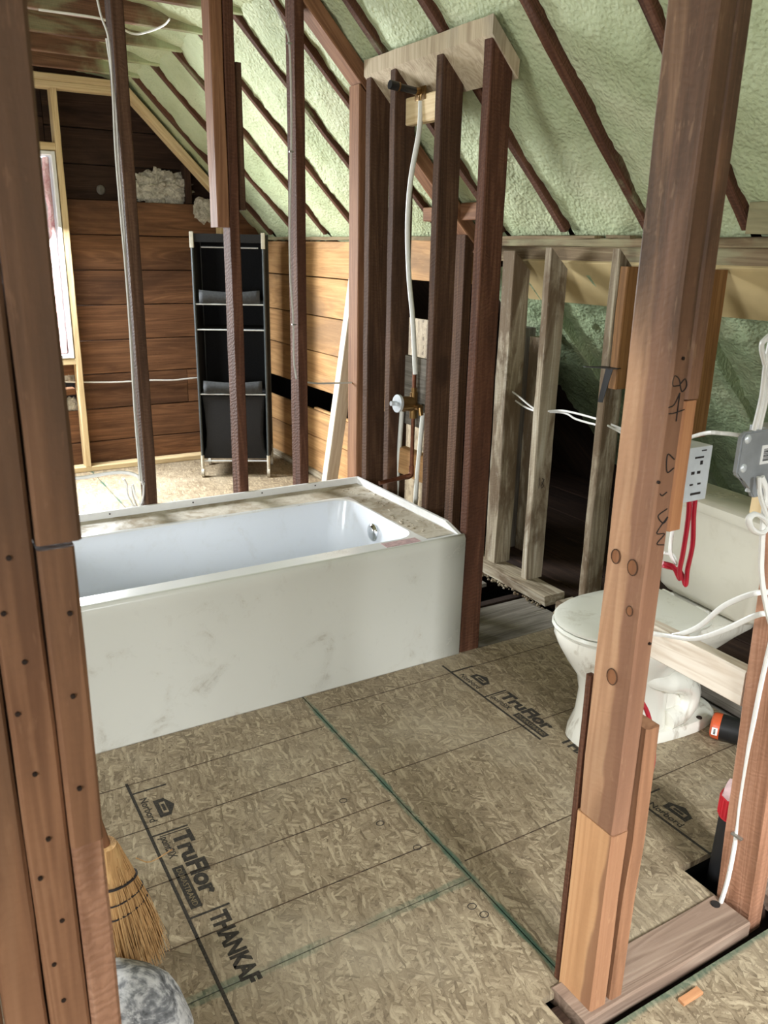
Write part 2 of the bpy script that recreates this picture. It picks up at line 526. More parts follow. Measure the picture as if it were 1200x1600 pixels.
def lumber_mesh(w, d, L, top=None, bot=None, seed=0, wob=0.0016, seg=None, wane=0.0):
    """sawn timber along +Z, its section w x d centred on the axis; top(x, y) moves the end cut"""
    bm = bmesh.new()
    n = seg or max(3, int(L / 0.12))
    rnd = random.Random(seed)
    off = Vector((rnd.uniform(0, 50), rnd.uniform(0, 50), rnd.uniform(0, 50)))
    c = min(0.004, w * 0.12, d * 0.12)
    prof = []
    hw, hd = w / 2, d / 2
    for sx, sy in ((-1, -1), (1, -1), (1, 1), (-1, 1)):
        a = (sx * hw, sy * (hd - c))
        b = (sx * (hw - c), sy * hd)
        prof += [a, b] if sx * sy > 0 else [b, a]
    rings = []
    for i in range(n + 1):
        z = L * i / n
        r = []
        for k, (x, y) in enumerate(prof):
            q = noise.noise_vector(off + Vector((x * 9, y * 9, z * 5))) * wob + noise.noise_vector(off + Vector((k * 3.1, 0, z * 22))) * wob * 0.7
            wa = 1.0 - wane * max(0, noise.noise(off + Vector((k * 7.7, 0, z * 2.5))))
            zz = z
            if i == n and top:
                zz = z + top(x, y)
            if i == 0 and bot:
                zz = z + bot(x, y)
            r.append(bm.verts.new((x * wa + q.x, y * wa + q.y, zz)))
        rings.append(r)
    m = len(prof)
    for i in range(n):
        for k in range(m):
            bm.faces.new((rings[i][k], rings[i][(k + 1) % m], rings[i + 1][(k + 1) % m], rings[i + 1][k]))
    bm.faces.new(list(reversed(rings[0])))
    bm.faces.new(rings[-1])
    return mesh_from(bm)


SEED = [0]


def lumber(name, x0, x1, y0, y1, z0, z1, mat, label=None, cat=None, group=None, parent=None, axis='Z', top=None, bot=None, lean=(0, 0), wob=0.0016, wane=0.0):
    """timber filling the given box, its length along axis; lean tips a standing one (dx, dy over its height)"""
    SEED[0] += 1
    dims = {'X': x1 - x0, 'Y': y1 - y0, 'Z': z1 - z0}
    L = dims[axis]
    if axis == 'Z':
        me = lumber_mesh(x1 - x0, y1 - y0, L, top, bot, SEED[0], wob, None, wane)
        loc, rot = ((x0 + x1) / 2, (y0 + y1) / 2, z0), Matrix.Identity(3)
        if lean != (0, 0):
            v = Vector((lean[0], lean[1], L)).normalized()
            rot = Vector((0, 0, 1)).rotation_difference(v).to_matrix()
    elif axis == 'X':
        me = lumber_mesh(z1 - z0, y1 - y0, L, top, bot, SEED[0], wob, None, wane)
        loc, rot = (x0, (y0 + y1) / 2, (z0 + z1) / 2), Matrix(((0, 0, 1), (0, 1, 0), (-1, 0, 0)))
    else:
        me = lumber_mesh(x1 - x0, z1 - z0, L, top, bot, SEED[0], wob, None, wane)
        loc, rot = ((x0 + x1) / 2, y0, (z0 + z1) / 2), Matrix(((1, 0, 0), (0, 0, 1), (0, -1, 0)))
    o = link(name, me, mat, parent)
    o.matrix_local = Matrix.Translation(loc) @ rot.to_4x4()
    return tag(o, label, cat, group)


def beam(name, p0, p1, w, d, mat, up=(0, 0, 1), parent=None, label=None, cat=None, group=None, wob=0.0016, wane=0.0):
    """timber from p0 to p1; d is measured along up, w across"""
    SEED[0] += 1
    p0, p1 = Vector(p0), Vector(p1)
    z = (p1 - p0).normalized()
    y = (Vector(up) - z * Vector(up).dot(z)).normalized()
    x = y.cross(z)
    o = link(name, lumber_mesh(w, d, (p1 - p0).length, None, None, SEED[0], wob, None, wane), mat, parent)
    o.matrix_local = Matrix.Translation(p0) @ Matrix((x, y, z)).transposed().to_4x4()
    return tag(o, label, cat, group)


def spline(pts, sub=6):
    pts = [Vector(p) for p in pts]
    if len(pts) < 3:
        return pts
    out = []
    P = [pts[0] * 2 - pts[1]] + pts + [pts[-1] * 2 - pts[-2]]
    for i in range(1, len(P) - 2):
        a, b, c, d = P[i - 1], P[i], P[i + 1], P[i + 2]
        for k in range(sub):
            t = k / sub
            out.append(0.5 * ((2 * b) + (c - a) * t + (2 * a - 5 * b + 4 * c - d) * t * t + (3 * b - a - 3 * c + d) * t ** 3))
    out.append(pts[-1])
    return out


def tube_bm(bm, pts, r, seg=8, cap=True, flat=1.0):
    pts = [Vector(p) for p in pts]
    rad = r if isinstance(r, (list, tuple)) else [r] * len(pts)
    t = (pts[1] - pts[0]).normalized()
    u = t.orthogonal().normalized()
    if abs(t.z) < 0.9:
        u = Vector((0, 0, 1)) - t * t.z
        u.normalize()
    rings = []
    for i, p in enumerate(pts):
        a = pts[max(0, i - 1)]
        b = pts[min(len(pts) - 1, i + 1)]
        t = (b - a).normalized()
        u = (u - t * u.dot(t))
        u = u.normalized() if u.length > 1e-5 else t.orthogonal().normalized()
        v = t.cross(u)
        rings.append([bm.verts.new(p + (u * math.cos(2 * math.pi * k / seg) + v * math.sin(2 * math.pi * k / seg) * flat) * rad[i]) for k in range(seg)])
    for i in range(len(rings) - 1):
        for k in range(seg):
            bm.faces.new((rings[i][k], rings[i][(k + 1) % seg], rings[i + 1][(k + 1) % seg], rings[i + 1][k]))
    if cap:
        bm.faces.new(list(reversed(rings[0])))
        bm.faces.new(rings[-1])
    return bm


def tube(name, pts, r, mat, parent=None, seg=8, smooth_path=True, flat=1.0, sub=6):
    bm = bmesh.new()
    o3 = Vector(pts[0]) if parent is None else Vector((0, 0, 0))
    q = [Vector(p) - o3 for p in pts]
    tube_bm(bm, spline(q, sub) if smooth_path else q, r, seg, True, flat)
    o = link(name, mesh_from(bm, True), mat, parent)
    o.location = o3
    return o


def loft_bm(bm, rings, cap0=True, cap1=True):
    vs = [[bm.verts.new(p) for p in r] for r in rings]
    n = len(vs[0])
    for i in range(len(vs) - 1):
        for k in range(n):
            bm.faces.new((vs[i][k], vs[i][(k + 1) % n], vs[i + 1][(k + 1) % n], vs[i + 1][k]))
    if cap0:
        bm.faces.new(list(reversed(vs[0])))
    if cap1:
        bm.faces.new(vs[-1])
    return bm


def loft(name, rings, mat, parent=None, cap0=True, cap1=True, subsurf=0):
    bm = bmesh.new()
    loft_bm(bm, rings, cap0, cap1)
    o = link(name, mesh_from(bm, True), mat, parent)
    if subsurf:
        m = o.modifiers.new('smooth', 'SUBSURF')
        m.levels = m.render_levels = subsurf
    return o


def text(name, s, size, mat, matrix, parent, squash=1.0, bold=0.0, depth=0.0004):
    cu = bpy.data.curves.new('text', 'FONT')
    cu.body = s
    cu.size = size
    cu.extrude = depth / 2
    cu.offset = bold
    cu.resolution_u = 3
    ob = bpy.data.objects.new('text', cu)
    COL.objects.link(ob)
    dg = bpy.context.evaluated_depsgraph_get()
    me = bpy.data.meshes.new_from_object(ob.evaluated_get(dg))
    bpy.data.objects.remove(ob)
    me.transform(Matrix.Diagonal((squash, 1, 1, 1)))
    o = link(name, me, mat, parent)
    o.matrix_local = matrix
    return o


def shard(pts, z0, z1, bm):
    """prism over a polygon"""
    a = [bm.verts.new((p[0], p[1], z0)) for p in pts]
    b = [bm.verts.new((p[0], p[1], z1)) for p in pts]
    n = len(pts)
    bm.faces.new(list(reversed(a)))
    bm.faces.new(b)
    for i in range(n):
        bm.faces.new((a[i], a[(i + 1) % n], b[(i + 1) % n], b[i]))


def blob(name, r, mat, loc, amp=0.25, freq=3.0, sub=3, parent=None, seed=0.0, floor=None):
    bm = bmesh.new()
    bmesh.ops.create_icosphere(bm, subdivisions=sub, radius=1.0)
    for v in bm.verts:
        d = v.co.normalized()
        k = 1 + amp * noise.fractal(d * freq + Vector((seed, seed * 2, 1)), 1.0, 2.0, 4)
        v.co = Vector((d.x * r[0] * k, d.y * r[1] * k, d.z * r[2] * k))
        if floor is not None and v.co.z < floor:
            v.co.z = floor
    o = link(name, mesh_from(bm, True), mat, parent)
    o.location = loc
    return o


# ================================================================== STRUCTURE
K = 3.95                       # underside of the roof slope: x + z = K
XK = 2.38                      # face of the knee wall
YG = 5.80                      # face of the far gable boards

# ---- floor
floor = structure('floor')


def slab(name, xs, ys, z0, z1, mat, parent, holes=()):
    """sheet cut into cells by xs and ys with some cells left open"""
    bm = bmesh.new()
    V = {}

    def vert(i, j, z):
        k = (i, j, z)
        if k not in V:
            V[k] = bm.verts.new((xs[i], ys[j], z))
        return V[k]
    nx, ny = len(xs) - 1, len(ys) - 1
    full = {(i, j) for i in range(nx) for j in range(ny)} - set(holes)
    for i, j in full:
        bm.faces.new((vert(i, j, z1), vert(i + 1, j, z1), vert(i + 1, j + 1, z1), vert(i, j + 1, z1)))
        bm.faces.new((vert(i, j, z0), vert(i, j + 1, z0), vert(i + 1, j + 1, z0), vert(i + 1, j, z0)))
        for (di, dj), (a, b) in {(-1, 0): ((0, 1), (0, 0)), (1, 0): ((1, 0), (1, 1)), (0, -1): ((0, 0), (1, 0)), (0, 1): ((1, 1), (0, 1))}.items():
            if (i + di, j + dj) not in full:
                p = vert(i + a[0], j + a[1], z1)
                q = vert(i + b[0], j + b[1], z1)
                p0 = vert(i + a[0], j + a[1], z0)
                q0 = vert(i + b[0], j + b[1], z0)
                bm.faces.new((p, p0, q0, q))
    return link(name, mesh_from(bm), mat, parent)


G = 0.0022
left_sheet = slab('osb_sheet', (-0.155, 1.065 - G), (1.312 + G, 3.75), -0.018, 0, M['osb'], floor)
slab('osb_sheet', (-0.155, 0.985, 1.065 - G), (0.86, 0.955, 1.312 - G), -0.018, 0, M['osb'], floor, holes={(1, 0)})
right_sheet = slab('osb_sheet', (1.065 + G, 1.54, 1.555, 1.74, 2.285), (0.968, 0.985, 1.075, 2.305), -0.018, 0, M['osb'], floor, holes={(2, 0), (2, 1), (3, 0)})
slab('osb_sheet', (1.065 + G, 1.835), (2.305 + G, 3.75), -0.018, 0, M['osb'], floor)
slab('osb_sheet', (-2.4, -0.155 - G), (0.86, 3.75), -0.018, 0, M['osb'], floor)
for x0, x1 in ((-2.4, -0.155), (-0.155, 1.065), (1.065, 2.40)):
    slab('osb_sheet', (x0 + G, x1 - G), (3.75 + G, 5.70), -0.018, 0, M['osb'], floor)
for x0, x1 in ((-2.4, -0.9), (-0.9, 0.6), (0.6, 2.40)):
    slab('osb_sheet', (x0 + G, x1 - G), (-2.6, 0.838), -0.022, -0.002, M['osb'], floor)
slab('osb_sheet', (1.865, 2.40), (3.10, 3.75), -0.018, 0, M['osb'], floor)
# old subfloor planks laid bare beside the wet wall, and the dark joist space below everything
for i, (x0, x1, y0, y1, z) in enumerate(((1.84, 2.33, 2.312, 2.47, -0.004), (1.84, 2.33, 2.475, 2.62, -0.008), (2.29, 2.36, 0.95, 2.305, -0.012), (1.87, 2.30, 2.86, 3.09, -0.02))):
    if i == 2:
        lumber('floor_plank', x0, x1, y0, y1, z - 0.02, z, M['grey_board'], parent=floor, axis='Y')
    else:
        lumber('floor_plank', x0, x1, y0, y1, z - 0.02, z, M['grey_board'], parent=floor, axis='X')
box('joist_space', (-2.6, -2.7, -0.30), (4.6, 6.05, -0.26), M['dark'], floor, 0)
for y in (0.9, 1.3, 1.75, 2.2, 2.66, 3.1):
    lumber('floor_joist', -2.4, 3.6, y, y + 0.045, -0.20, -0.023, M['board_dark'], parent=floor, axis='X')
for x0, x1 in ((2.42, 2.62), (2.63, 2.86), (2.87, 3.10), (3.11, 3.40), (3.41, 3.75), (3.76, 4.1)):
    lumber('eave_plank', x0, x1, 0.2, 5.7, -0.05, -0.022, M['board_dark'], parent=floor, axis='Y')

# lines and lettering printed on the sheets


def flat_bar(x0, x1, y0, y1, parent, mat=None, z=0.0006, name='printed_line'):
    bm = bmesh.new()
    box_bm(bm, (x0, y0, 0.0), (x1, y1, z))
    return link(name, mesh_from(bm), mat or M['ink'], parent)


for y in (1.465, 1.672, 1.888, 2.10):
    flat_bar(0.15, 1.045, y - 0.0016, y + 0.0016, left_sheet, M['line'])
for y in (1.368, 1.785, 2.193):
    flat_bar(1.085, 2.28, y - 0.0016, y + 0.0016, right_sheet, M['line'])
ROT = Matrix(((0, 1, 0, 0), (-1, 0, 0, 0), (0, 0, 1, 0), (0, 0, 0, 1)))


def stamp(parent, x0, y0, words):
    def put(s, x, y, size, sq=1.0, bold=0.0, mat=None, z=0.0004):
        text('printed_lettering', s, size, mat or M['ink'], Matrix.Translation((x, y, z)) @ ROT, parent, sq, bold)
    flat_bar(x0 - 0.004, x0 + 0.004, y0 - (0.82 if words > 2 else 0.46 if words > 1 else 0.28), y0 + 0.10, parent)
    if words > 1:
        flat_bar(x0 + 0.004, x0 + 0.10, y0 - 0.163, y0 - 0.157, parent)
        flat_bar(x0 + 0.02, x0 + 0.10, y0 - 0.172, y0 - 0.169, parent)
    flat_bar(x0 + 0.004, x0 + 0.10, y0 + 0.04, y0 + 0.046, parent)
    # house mark
    bm = bmesh.new()
    lx, ly = x0 + 0.045, y0 - 0.055
    for poly in (((0, 0.04), (0, -0.04), (0.012, -0.04), (0.012, 0.04)), ((0.012, 0.04), (0.012, 0.026), (0.028, 0.026), (0.028, 0.04)),
                 ((0.012, -0.026), (0.012, -0.04), (0.028, -0.04), (0.028, -0.026)), ((0.028, 0.044), (0.028, -0.044), (0.05, 0.0)),
                 ((0.016, 0.016), (0.016, -0.016), (0.024, -0.016), (0.024, 0.016))):
        shard([(lx + px, ly + py) for px, py in poly], 0.0, 0.0006, bm)
    link('printed_mark', mesh_from(bm), M['ink'], parent)
    put('Norbord', x0 + 0.014, y0 + 0.012, 0.030, 1.05, 0.0004)
    if words > 1:
        put('TruFlor', x0 + 0.052, y0 - 0.178, 0.066, 1.18, 0.0030)
        put('pointSIX', x0 + 0.020, y0 - 0.175, 0.030, 0.85, 0.0006)
        flat_bar(x0 + 0.014, x0 + 0.042, y0 - 0.455, y0 - 0.30, parent)
        put('DURASTRAND', x0 + 0.022, y0 - 0.308, 0.019, 1.12, 0.0, M['osb_print'], 0.0008)
    if words > 2:
        flat_bar(x0 + 0.004, x0 + 0.10, y0 - 0.483, y0 - 0.477, parent)
        put('THANKAF', x0 + 0.046, y0 - 0.492, 0.058, 0.84, 0.0026)


stamp(left_sheet, 0.408, 2.01, 3)
stamp(right_sheet, 1.625, 2.155, 2)
stamp(right_sheet, 1.665, 1.285, 1)
text('printed_lettering', 'THANKAF', 0.058, M['ink'], Matrix.Translation((1.675, 1.663, 0.0004)) @ ROT, right_sheet, 0.98, 0.002)
# pen rings round the screws
for x, y in ((0.925, 1.735), (0.968, 1.60), (1.005, 1.47), (1.01, 1.235), (1.02, 1.20)):
    bm = bmesh.new()
    tube_bm(bm, [(x + 0.011 * math.cos(a), y + 0.009 * math.sin(a), 0.0002) for a in [i * math.pi / 8 for i in range(17)]], 0.0011, 5)
    link('pen_ring', mesh_from(bm), M['ink_dark'], left_sheet)

# ---- far gable wall: boards one by one, set-back boards above, plates and framing
wall_back = structure('wall_back')
zs = [0.0, 0.185, 0.413, 0.650, 0.876, 1.107, 1.332, 1.553, 1.768]
for i in range(8):
    if i in (2, 6):
        lumber('plank', 1.03, 1.60 + 0.1 * i, YG, YG + 0.024, zs[i] + 0.003, zs[i + 1] - 0.003, M['board'], parent=wall_back, axis='X')
        lumber('plank', 1.604 + 0.1 * i, 2.42, YG + 0.001, YG + 0.024, zs[i] + 0.003, zs[i + 1] - 0.003, M['board'], parent=wall_back, axis='X')
    else:
        lumber('plank', 1.03 if i > 3 else 0.6, 2.42, YG + 0.002 * (i % 3), YG + 0.026, zs[i] + 0.003, zs[i + 1] - 0.003, M['board'], parent=wall_back, axis='X')
for i in range(8):
    lumber('plank', -2.4, 0.16 if i in (3, 4, 5, 6, 7) else 0.596, YG, YG + 0.024, zs[i] + 0.003, zs[i + 1] - 0.003, M['board'], parent=wall_back, axis='X')
for z in (1.55, 1.77, 1.985, 2.20, 2.415):
    lumber('plank', 1.01, 2.6, YG + 0.11, YG + 0.135, z + 0.003, z + 0.212, M['board_dark'], parent=wall_back, axis='X')
for z in (2.03, 2.245, 2.43):
    lumber('plank', -2.4, 1.006, YG + 0.11, YG + 0.135, z + 0.003, z + 0.212, M['board_dark'], parent=wall_back, axis='X')
box('backing_board', (-2.6, YG + 0.14, -0.1), (0.12, YG + 0.17, 2.8), M['dark'], wall_back, 0)
box('backing_board', (1.03, YG + 0.14, -0.1), (4.6, YG + 0.17, 2.8), M['dark'], wall_back, 0)
box('backing_board', (0.12, YG + 0.14, -0.1), (1.03, YG + 0.17, 0.74), M['dark'], wall_back, 0)
box('backing_board', (0.12, YG + 0.14, 2.06), (1.03, YG + 0.17, 2.8), M['dark'], wall_back, 0)
lumber('bottom_plate', -2.3, 2.38, YG - 0.10, YG - 0.005, 0.0, 0.036, M['new'], parent=wall_back, axis='X')
lumber('top_plate', -1.4, 1.50, YG - 0.10, YG - 0.01, 2.382, 2.422, M['new'], parent=wall_back, axis='X')
lumber('top_plate', -1.4, 1.46, YG - 0.10, YG - 0.01, 2.423, 2.462, M['new'], parent=wall_back, axis='X')
lumber('stud', 1.028, 1.066, YG - 0.10, YG - 0.01, 0.036, 2.382, M['new'], parent=wall_back)
lumber('stud', 0.16, 0.198, YG - 0.10, YG - 0.01, 0.036, 2.382, M['new'], parent=wall_back)
beam('sloped_plate', (1.46, YG - 0.055, 2.44), (2.16, YG - 0.055, 1.74), 0.09, 0.048, M['new'], (1, 0, 1), wall_back)
lumber('stud', 2.06, 2.098, YG - 0.10, YG - 0.01, 0.036, 1.78, M['new'], parent=wall_back)
lumber('dark_stud', 1.862, 1.905, YG + 0.0, YG + 0.105, 1.77, 2.02, M['board_dark'], parent=wall_back)
lumber('window_header', 0.198, 1.028, YG - 0.10, YG - 0.01, 2.035, 2.08, M['new'], parent=wall_back, axis='X')
lumber('window_rough_sill', 0.198, 1.028, YG - 0.10, YG - 0.01, 0.735, 0.772, M['new'], parent=wall_back, axis='X')
lumber('nogging', 0.198, 1.026, YG - 0.01, YG + 0.10, 0.52, 0.56, M['board'], parent=wall_back, axis='X')
bm = bmesh.new()
bmesh.ops.create_uvsphere(bm, u_segments=16, v_segments=8, radius=0.028, matrix=Matrix.Diagonal((1, 0.35, 1.1, 1)))
o = link('round_plug', mesh_from(bm, True), M['grey_board'], wall_back)
o.location = (1.325, YG + 0.106, 1.835)
# ---- the window in it
window_1 = structure('window_1')
fx0, fx1, fz0, fz1 = 0.22, 1.022, 0.778, 2.030
lumber('window_frame', fx1 - 0.022, fx1, YG - 0.105, YG + 0.03, fz0, fz1, M['white'], parent=window_1, wob=0)
lumber('window_frame', fx0, fx0 + 0.022, YG - 0.105, YG + 0.03, fz0, fz1, M['white'], parent=window_1, wob=0)
lumber('window_frame', fx0 + 0.022, fx1 - 0.022, YG - 0.105, YG + 0.03, fz1 - 0.022, fz1, M['white'], parent=window_1, axis='X', wob=0)
lumber('window_frame', fx0 + 0.022, fx1 - 0.022, YG - 0.105, YG + 0.03, fz0, fz0 + 0.022, M['white'], parent=window_1, axis='X', wob=0)
lumber('window_sash', fx0 + 0.03, fx0 + 0.07, YG + 0.035, YG + 0.075, fz0 + 0.03, fz1 - 0.03, M['white'], parent=window_1, wob=0)
lumber('window_sash', fx1 - 0.085, fx1 - 0.045, YG + 0.035, YG + 0.075, fz0 + 0.03, fz1 - 0.03, M['white'], parent=window_1, wob=0)
lumber('window_sash', fx0 + 0.07, fx1 - 0.085, YG + 0.035, YG + 0.075, fz0 + 0.03, fz0 + 0.07, M['white'], parent=window_1, axis='X', wob=0)
lumber('window_sash', fx0 + 0.07, fx1 - 0.085, YG + 0.035, YG + 0.075, fz1 - 0.07, fz1 - 0.03, M['white'], parent=window_1, axis='X', wob=0)
lumber('window_sash', fx0 + 0.07, fx1 - 0.085, YG + 0.035, YG + 0.075, 1.40, 1.44, M['white'], parent=window_1, axis='X', wob=0)
box('window_pane', (fx0 + 0.06, YG + 0.052, fz0 + 0.06), (fx1 - 0.075, YG + 0.056, 1.41), M['glass'], window_1, 0)
box('window_pane', (fx0 + 0.06, YG + 0.052, 1.43), (fx1 - 0.075, YG + 0.056, fz1 - 0.06), M['glass'], window_1, 0)
bm = bmesh.new()
rings = []
for i in range(46):
    z = fz0 + 0.03 + (fz1 - fz0 - 0.06) * i / 45
    w = 0.022 + 0.014 * noise.noise(Vector((0, 3.3, z * 9))) + 0.010 * noise.noise(Vector((5, 0, z * 30)))
    cx = fx1 - 0.026 - w
    rings.append([Vector((cx + w * math.cos(a), YG - 0.02 + 0.04 * math.sin(a) * (1 + 0.4 * noise.noise(Vector((a, 0, z * 20)))), z)) for a in [k * math.pi / 5 for k in range(10)]])
loft_bm(bm, rings)
link('insulation_strip', mesh_from(bm, True), M['pink'], window_1)['label'] = 'pink fibreglass strip stuffed beside the window frame'

# ---- side wall of the far room: tan boards on the knee wall line
wall_right = structure('wall_right')
xb = XK + 0.022


def side_board(y0, y1, z0, z1, mat, x=xb):
    lumber('plank', x, x + 0.022, y0, y1, z0 + 0.003, z1 - 0.003, mat, parent=wall_right, axis='Y')


for z0, z1 in ((1.32, 1.54), (1.078, 1.32), (0.846, 1.078)):
    side_board(3.98, 5.79, z0, z1, M['board_tan'])
side_board(3.26, 3.976, 1.345, 1.565, M['board_tan'], xb + 0.003)
side_board(4.0, 5.79, 0.60, 0.846, M['board_tan'])
side_board(3.9, 4.95, 0.455, 0.475, M['board_tan'])
side_board(3.9, 5.79, 0.27, 0.455, M['board_tan'])
side_board(3.9, 5.79, 0.0, 0.27, M['board_tan'])
slab('osb_panel', (xb + 0.03, xb + 0.042), (3.30, 3.99), -0.05, 1.15, M['osb'], wall_right)
lumber('sole_plate', XK, XK + 0.09, 3.3, 5.7, 0.0, 0.04, M['knee'], parent=wall_right, axis='Y')
# plates of the knee wall
lumber('ledger_plate', XK + 0.098, XK + 0.140, -1.4, 3.14, 1.456, 1.530, M['knee_plate'], parent=wall_right, axis='Y', wane=0.06)
lumber('top_plate', XK - 0.01, XK + 0.14, -1.4, 3.14, 1.524, 1.556, M['knee_plate'], parent=wall_right, axis='Y', wane=0.12, wob=0.004)
lumber('top_plate', XK - 0.01, XK + 0.09, 3.26, 5.75, 1.545, 1.565, M['knee_plate'], parent=wall_right, axis='Y', wane=0.1, wob=0.004)
for y0, y1 in ((2.22, 2.34), (2.40, 2.98)):
    lumber('splinter_batten', XK - 0.035, XK + 0.02, y0, y1, 1.552, 1.564, M['knee_plate'], parent=wall_right, axis='Y', wob=0.006, wane=0.3)
lumber('blocking', XK - 0.06, XK + 0.05, 1.32, 1.73, 1.565, 1.66, M['knee_plate'], parent=wall_right, axis='Y', wane=0.25, wob=0.006)
lumber('blocking', 2.255, 2.30, 3.03, 3.148, 1.628, 1.70, M['stud_warm'], parent=wall_right, axis='Y')
lumber('blocking', 2.255, 2.30, 3.242, 3.452, 1.628, 1.69, M['stud_warm'], parent=wall_right, axis='Y')
# sole plate of the knee wall, in two rough lengths with a gap
lumber('sole_plate', XK - 0.05, XK + 0.07, 2.485, 3.10, 0.0, 0.05, M['knee'], parent=wall_right, axis='Y', wob=0.006, wane=0.1)
lumber('sole_plate', XK - 0.035, XK + 0.07, 1.95, 2.43, -0.005, 0.045, M['knee'], parent=wall_right, axis='Y', wob=0.006, wane=0.1)
lumber('sole_plate', XK - 0.075, XK + 0.02, 0.9, 1.94, 0.0, 0.06, M['grey_board'], parent=wall_right, axis='Y', wob=0.003)
# rubble-edged plaster line along the sole plate
bm = bmesh.new()
rr = random.Random(3)
for i in range(70):
    y = rr.uniform(2.40, 3.0)
    x = XK - 0.062 + rr.gauss(0, 0.008)
    bmesh.ops.create_icosphere(bm, subdivisions=1, radius=rr.uniform(0.003, 0.009), matrix=Matrix.Translation((x, y, 0.0)))
crumbs = link('plaster_crumbs', mesh_from(bm), M['knee'], None)
tag(crumbs, 'pale plaster crumbs along the edge of the knee wall sole plate', 'crumbs', kind='stuff')

# ---- roof slope: foam between rafters, one by one
ceiling = structure('ceiling')
S2 = math.sqrt(0.5)


def slope_panel(name, y0, y1, xa, xb_, mat, depth, seed, rough=1.0):
    """foam on the slope from x = xa down to x = xb_, standing depth above the rafter edges"""
    L = (xb_ - xa) / S2
    nu, nv = max(8, int(L / 0.022)), max(5, int((y1 - y0) / 0.022))
    bm = bmesh.new()
    grid = []
    for i in range(nu + 1):
        row = []
        for j in range(nv + 1):
            u, v = L * i / nu, y0 + (y1 - y0) * j / nv
            e = min(j, nv - j) / nv * 2
            q = Vector((u * 4 + seed, v * 4, 0))
            h = noise.noise(q) * 0.012 + noise.noise(q * 3.1) * 0.008 + noise.noise(q * 8) * 0.006 * rough + noise.noise(q * 17) * 0.0035 * rough
            bulge = -0.012 * (1 - (1 - e) ** 2) + 0.006
            dd = depth + bulge - h
            x = xa + u * S2 + dd * S2
            z = K - xa - u * S2 + dd * S2
            row.append(bm.verts.new((x, v, z)))
        grid.append(row)
    for i in range(nu):
        for j in range(nv):
            bm.faces.new((grid[i][j], grid[i][j + 1], grid[i + 1][j + 1], grid[i + 1][j]))
    me = mesh_from(bm, True)
    return link(name, me, mat, ceiling)


raft = [-0.30, 0.10, 0.50, 0.92, 1.325, 1.745, 2.150, 2.585, 2.985, 3.455, 3.835, 4.275, 4.700, 5.125, 5.545]
RW = 0.039
for i, y in enumerate(raft):
    beam('rafter', (1.36, y + RW / 2, K - 1.36 + 0.055), (2.40, y + RW / 2, K - 2.40 + 0.055), RW, 0.11 if 0 else 0.078, M['rafter'], (1, 0, 1), ceiling, wob=0.003)
    y1 = raft[i + 1] if i + 1 < len(raft) else 5.93
    slope_panel('foam_panel', y + RW - 0.004, y1 + 0.004, 1.38, 2.42, M['foam'], 0.022 if i < 8 else 0.018, i * 3.7)
# flat foam lid and joists of the far room
for y in raft:
    if y > 3.3:
        lumber('ceiling_joist', -1.5, 1.52, y - 0.045, y - 0.002, 2.46, 2.60, M['joist'], parent=ceiling, axis='X', wob=0.003)
for y in (-2.2, -1.4, -0.6, 0.2, 1.325, 1.745, 2.150, 2.585, 2.985):
    lumber('ceiling_joist', -1.5, 1.52, y - 0.045, y - 0.002, 2.46, 2.60, M['joist'], parent=ceiling, axis='X', wob=0.003)


def flat_foam(y0, y1, seed):
    nx, ny = 70, 14
    bm = bmesh.new()
    g = []
    for i in range(nx + 1):
        row = []
        for j in range(ny + 1):
            x, y = -1.5 + 3.05 * i / nx, y0 + (y1 - y0) * j / ny
            q = Vector((x * 4, y * 4, seed))
            h = noise.noise(q) * 0.02 + noise.noise(q * 4) * 0.012
            drop = 0.10 * max(0, min(1, (x - 1.0) / 0.5))
            row.append(bm.verts.new((x, y, 2.575 + h - drop)))
        g.append(row)
    for i in range(nx):
        for j in range(ny):
            bm.faces.new((g[i][j], g[i][j + 1], g[i + 1][j + 1], g[i + 1][j]))
    link('foam_panel', mesh_from(bm, True), M['foam'], ceiling)


edges = [-2.65, -2.2, -1.4, -0.6, 0.2, 1.325, 1.745, 2.150, 2.585, 2.985, 3.455, 3.835, 4.275, 4.700, 5.125, 5.545, 5.94]
for i in range(len(edges) - 1):
    flat_foam(edges[i] - 0.003, edges[i + 1] - 0.04, i * 5.1)
# foam-smeared joist ends
# roof deck above, both slopes
beam('roof_deck', (1.25, 1.64, K - 1.25 + 0.17), (4.5, 1.64, K - 4.5 + 0.17), 8.7, 0.04, M['board_dark'], (1, 0, 1), ceiling, wob=0)
box('roof_deck', (-1.6, -2.7, 2.66), (1.36, 5.98, 2.70), M['board_dark'], ceiling, 0)
beam('roof_deck', (-1.4, 1.64, 2.66), (-2.6, 1.64, 1.46), 8.7, 0.04, M['foam'], (-1, 0, 1), ceiling, wob=0)
# eave behind the knee wall: dusky foam, smeared rafters
for i, y in enumerate(raft[1:9]):
    j = raft.index(y)
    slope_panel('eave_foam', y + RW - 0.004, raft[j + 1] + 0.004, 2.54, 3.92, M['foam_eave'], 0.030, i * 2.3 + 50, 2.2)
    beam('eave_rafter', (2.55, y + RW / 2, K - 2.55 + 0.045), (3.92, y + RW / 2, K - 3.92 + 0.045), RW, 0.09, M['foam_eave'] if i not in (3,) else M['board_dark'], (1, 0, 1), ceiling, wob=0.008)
# smooth tan board hung just under the eave foam behind the plate
beam('eave_board', (2.56, 0.3, K - 2.56 - 0.012), (2.56, 3.10, K - 2.56 - 0.012), 0.25, 0.012, M['kraft'], (1, 0, 1), ceiling, wob=0.001)
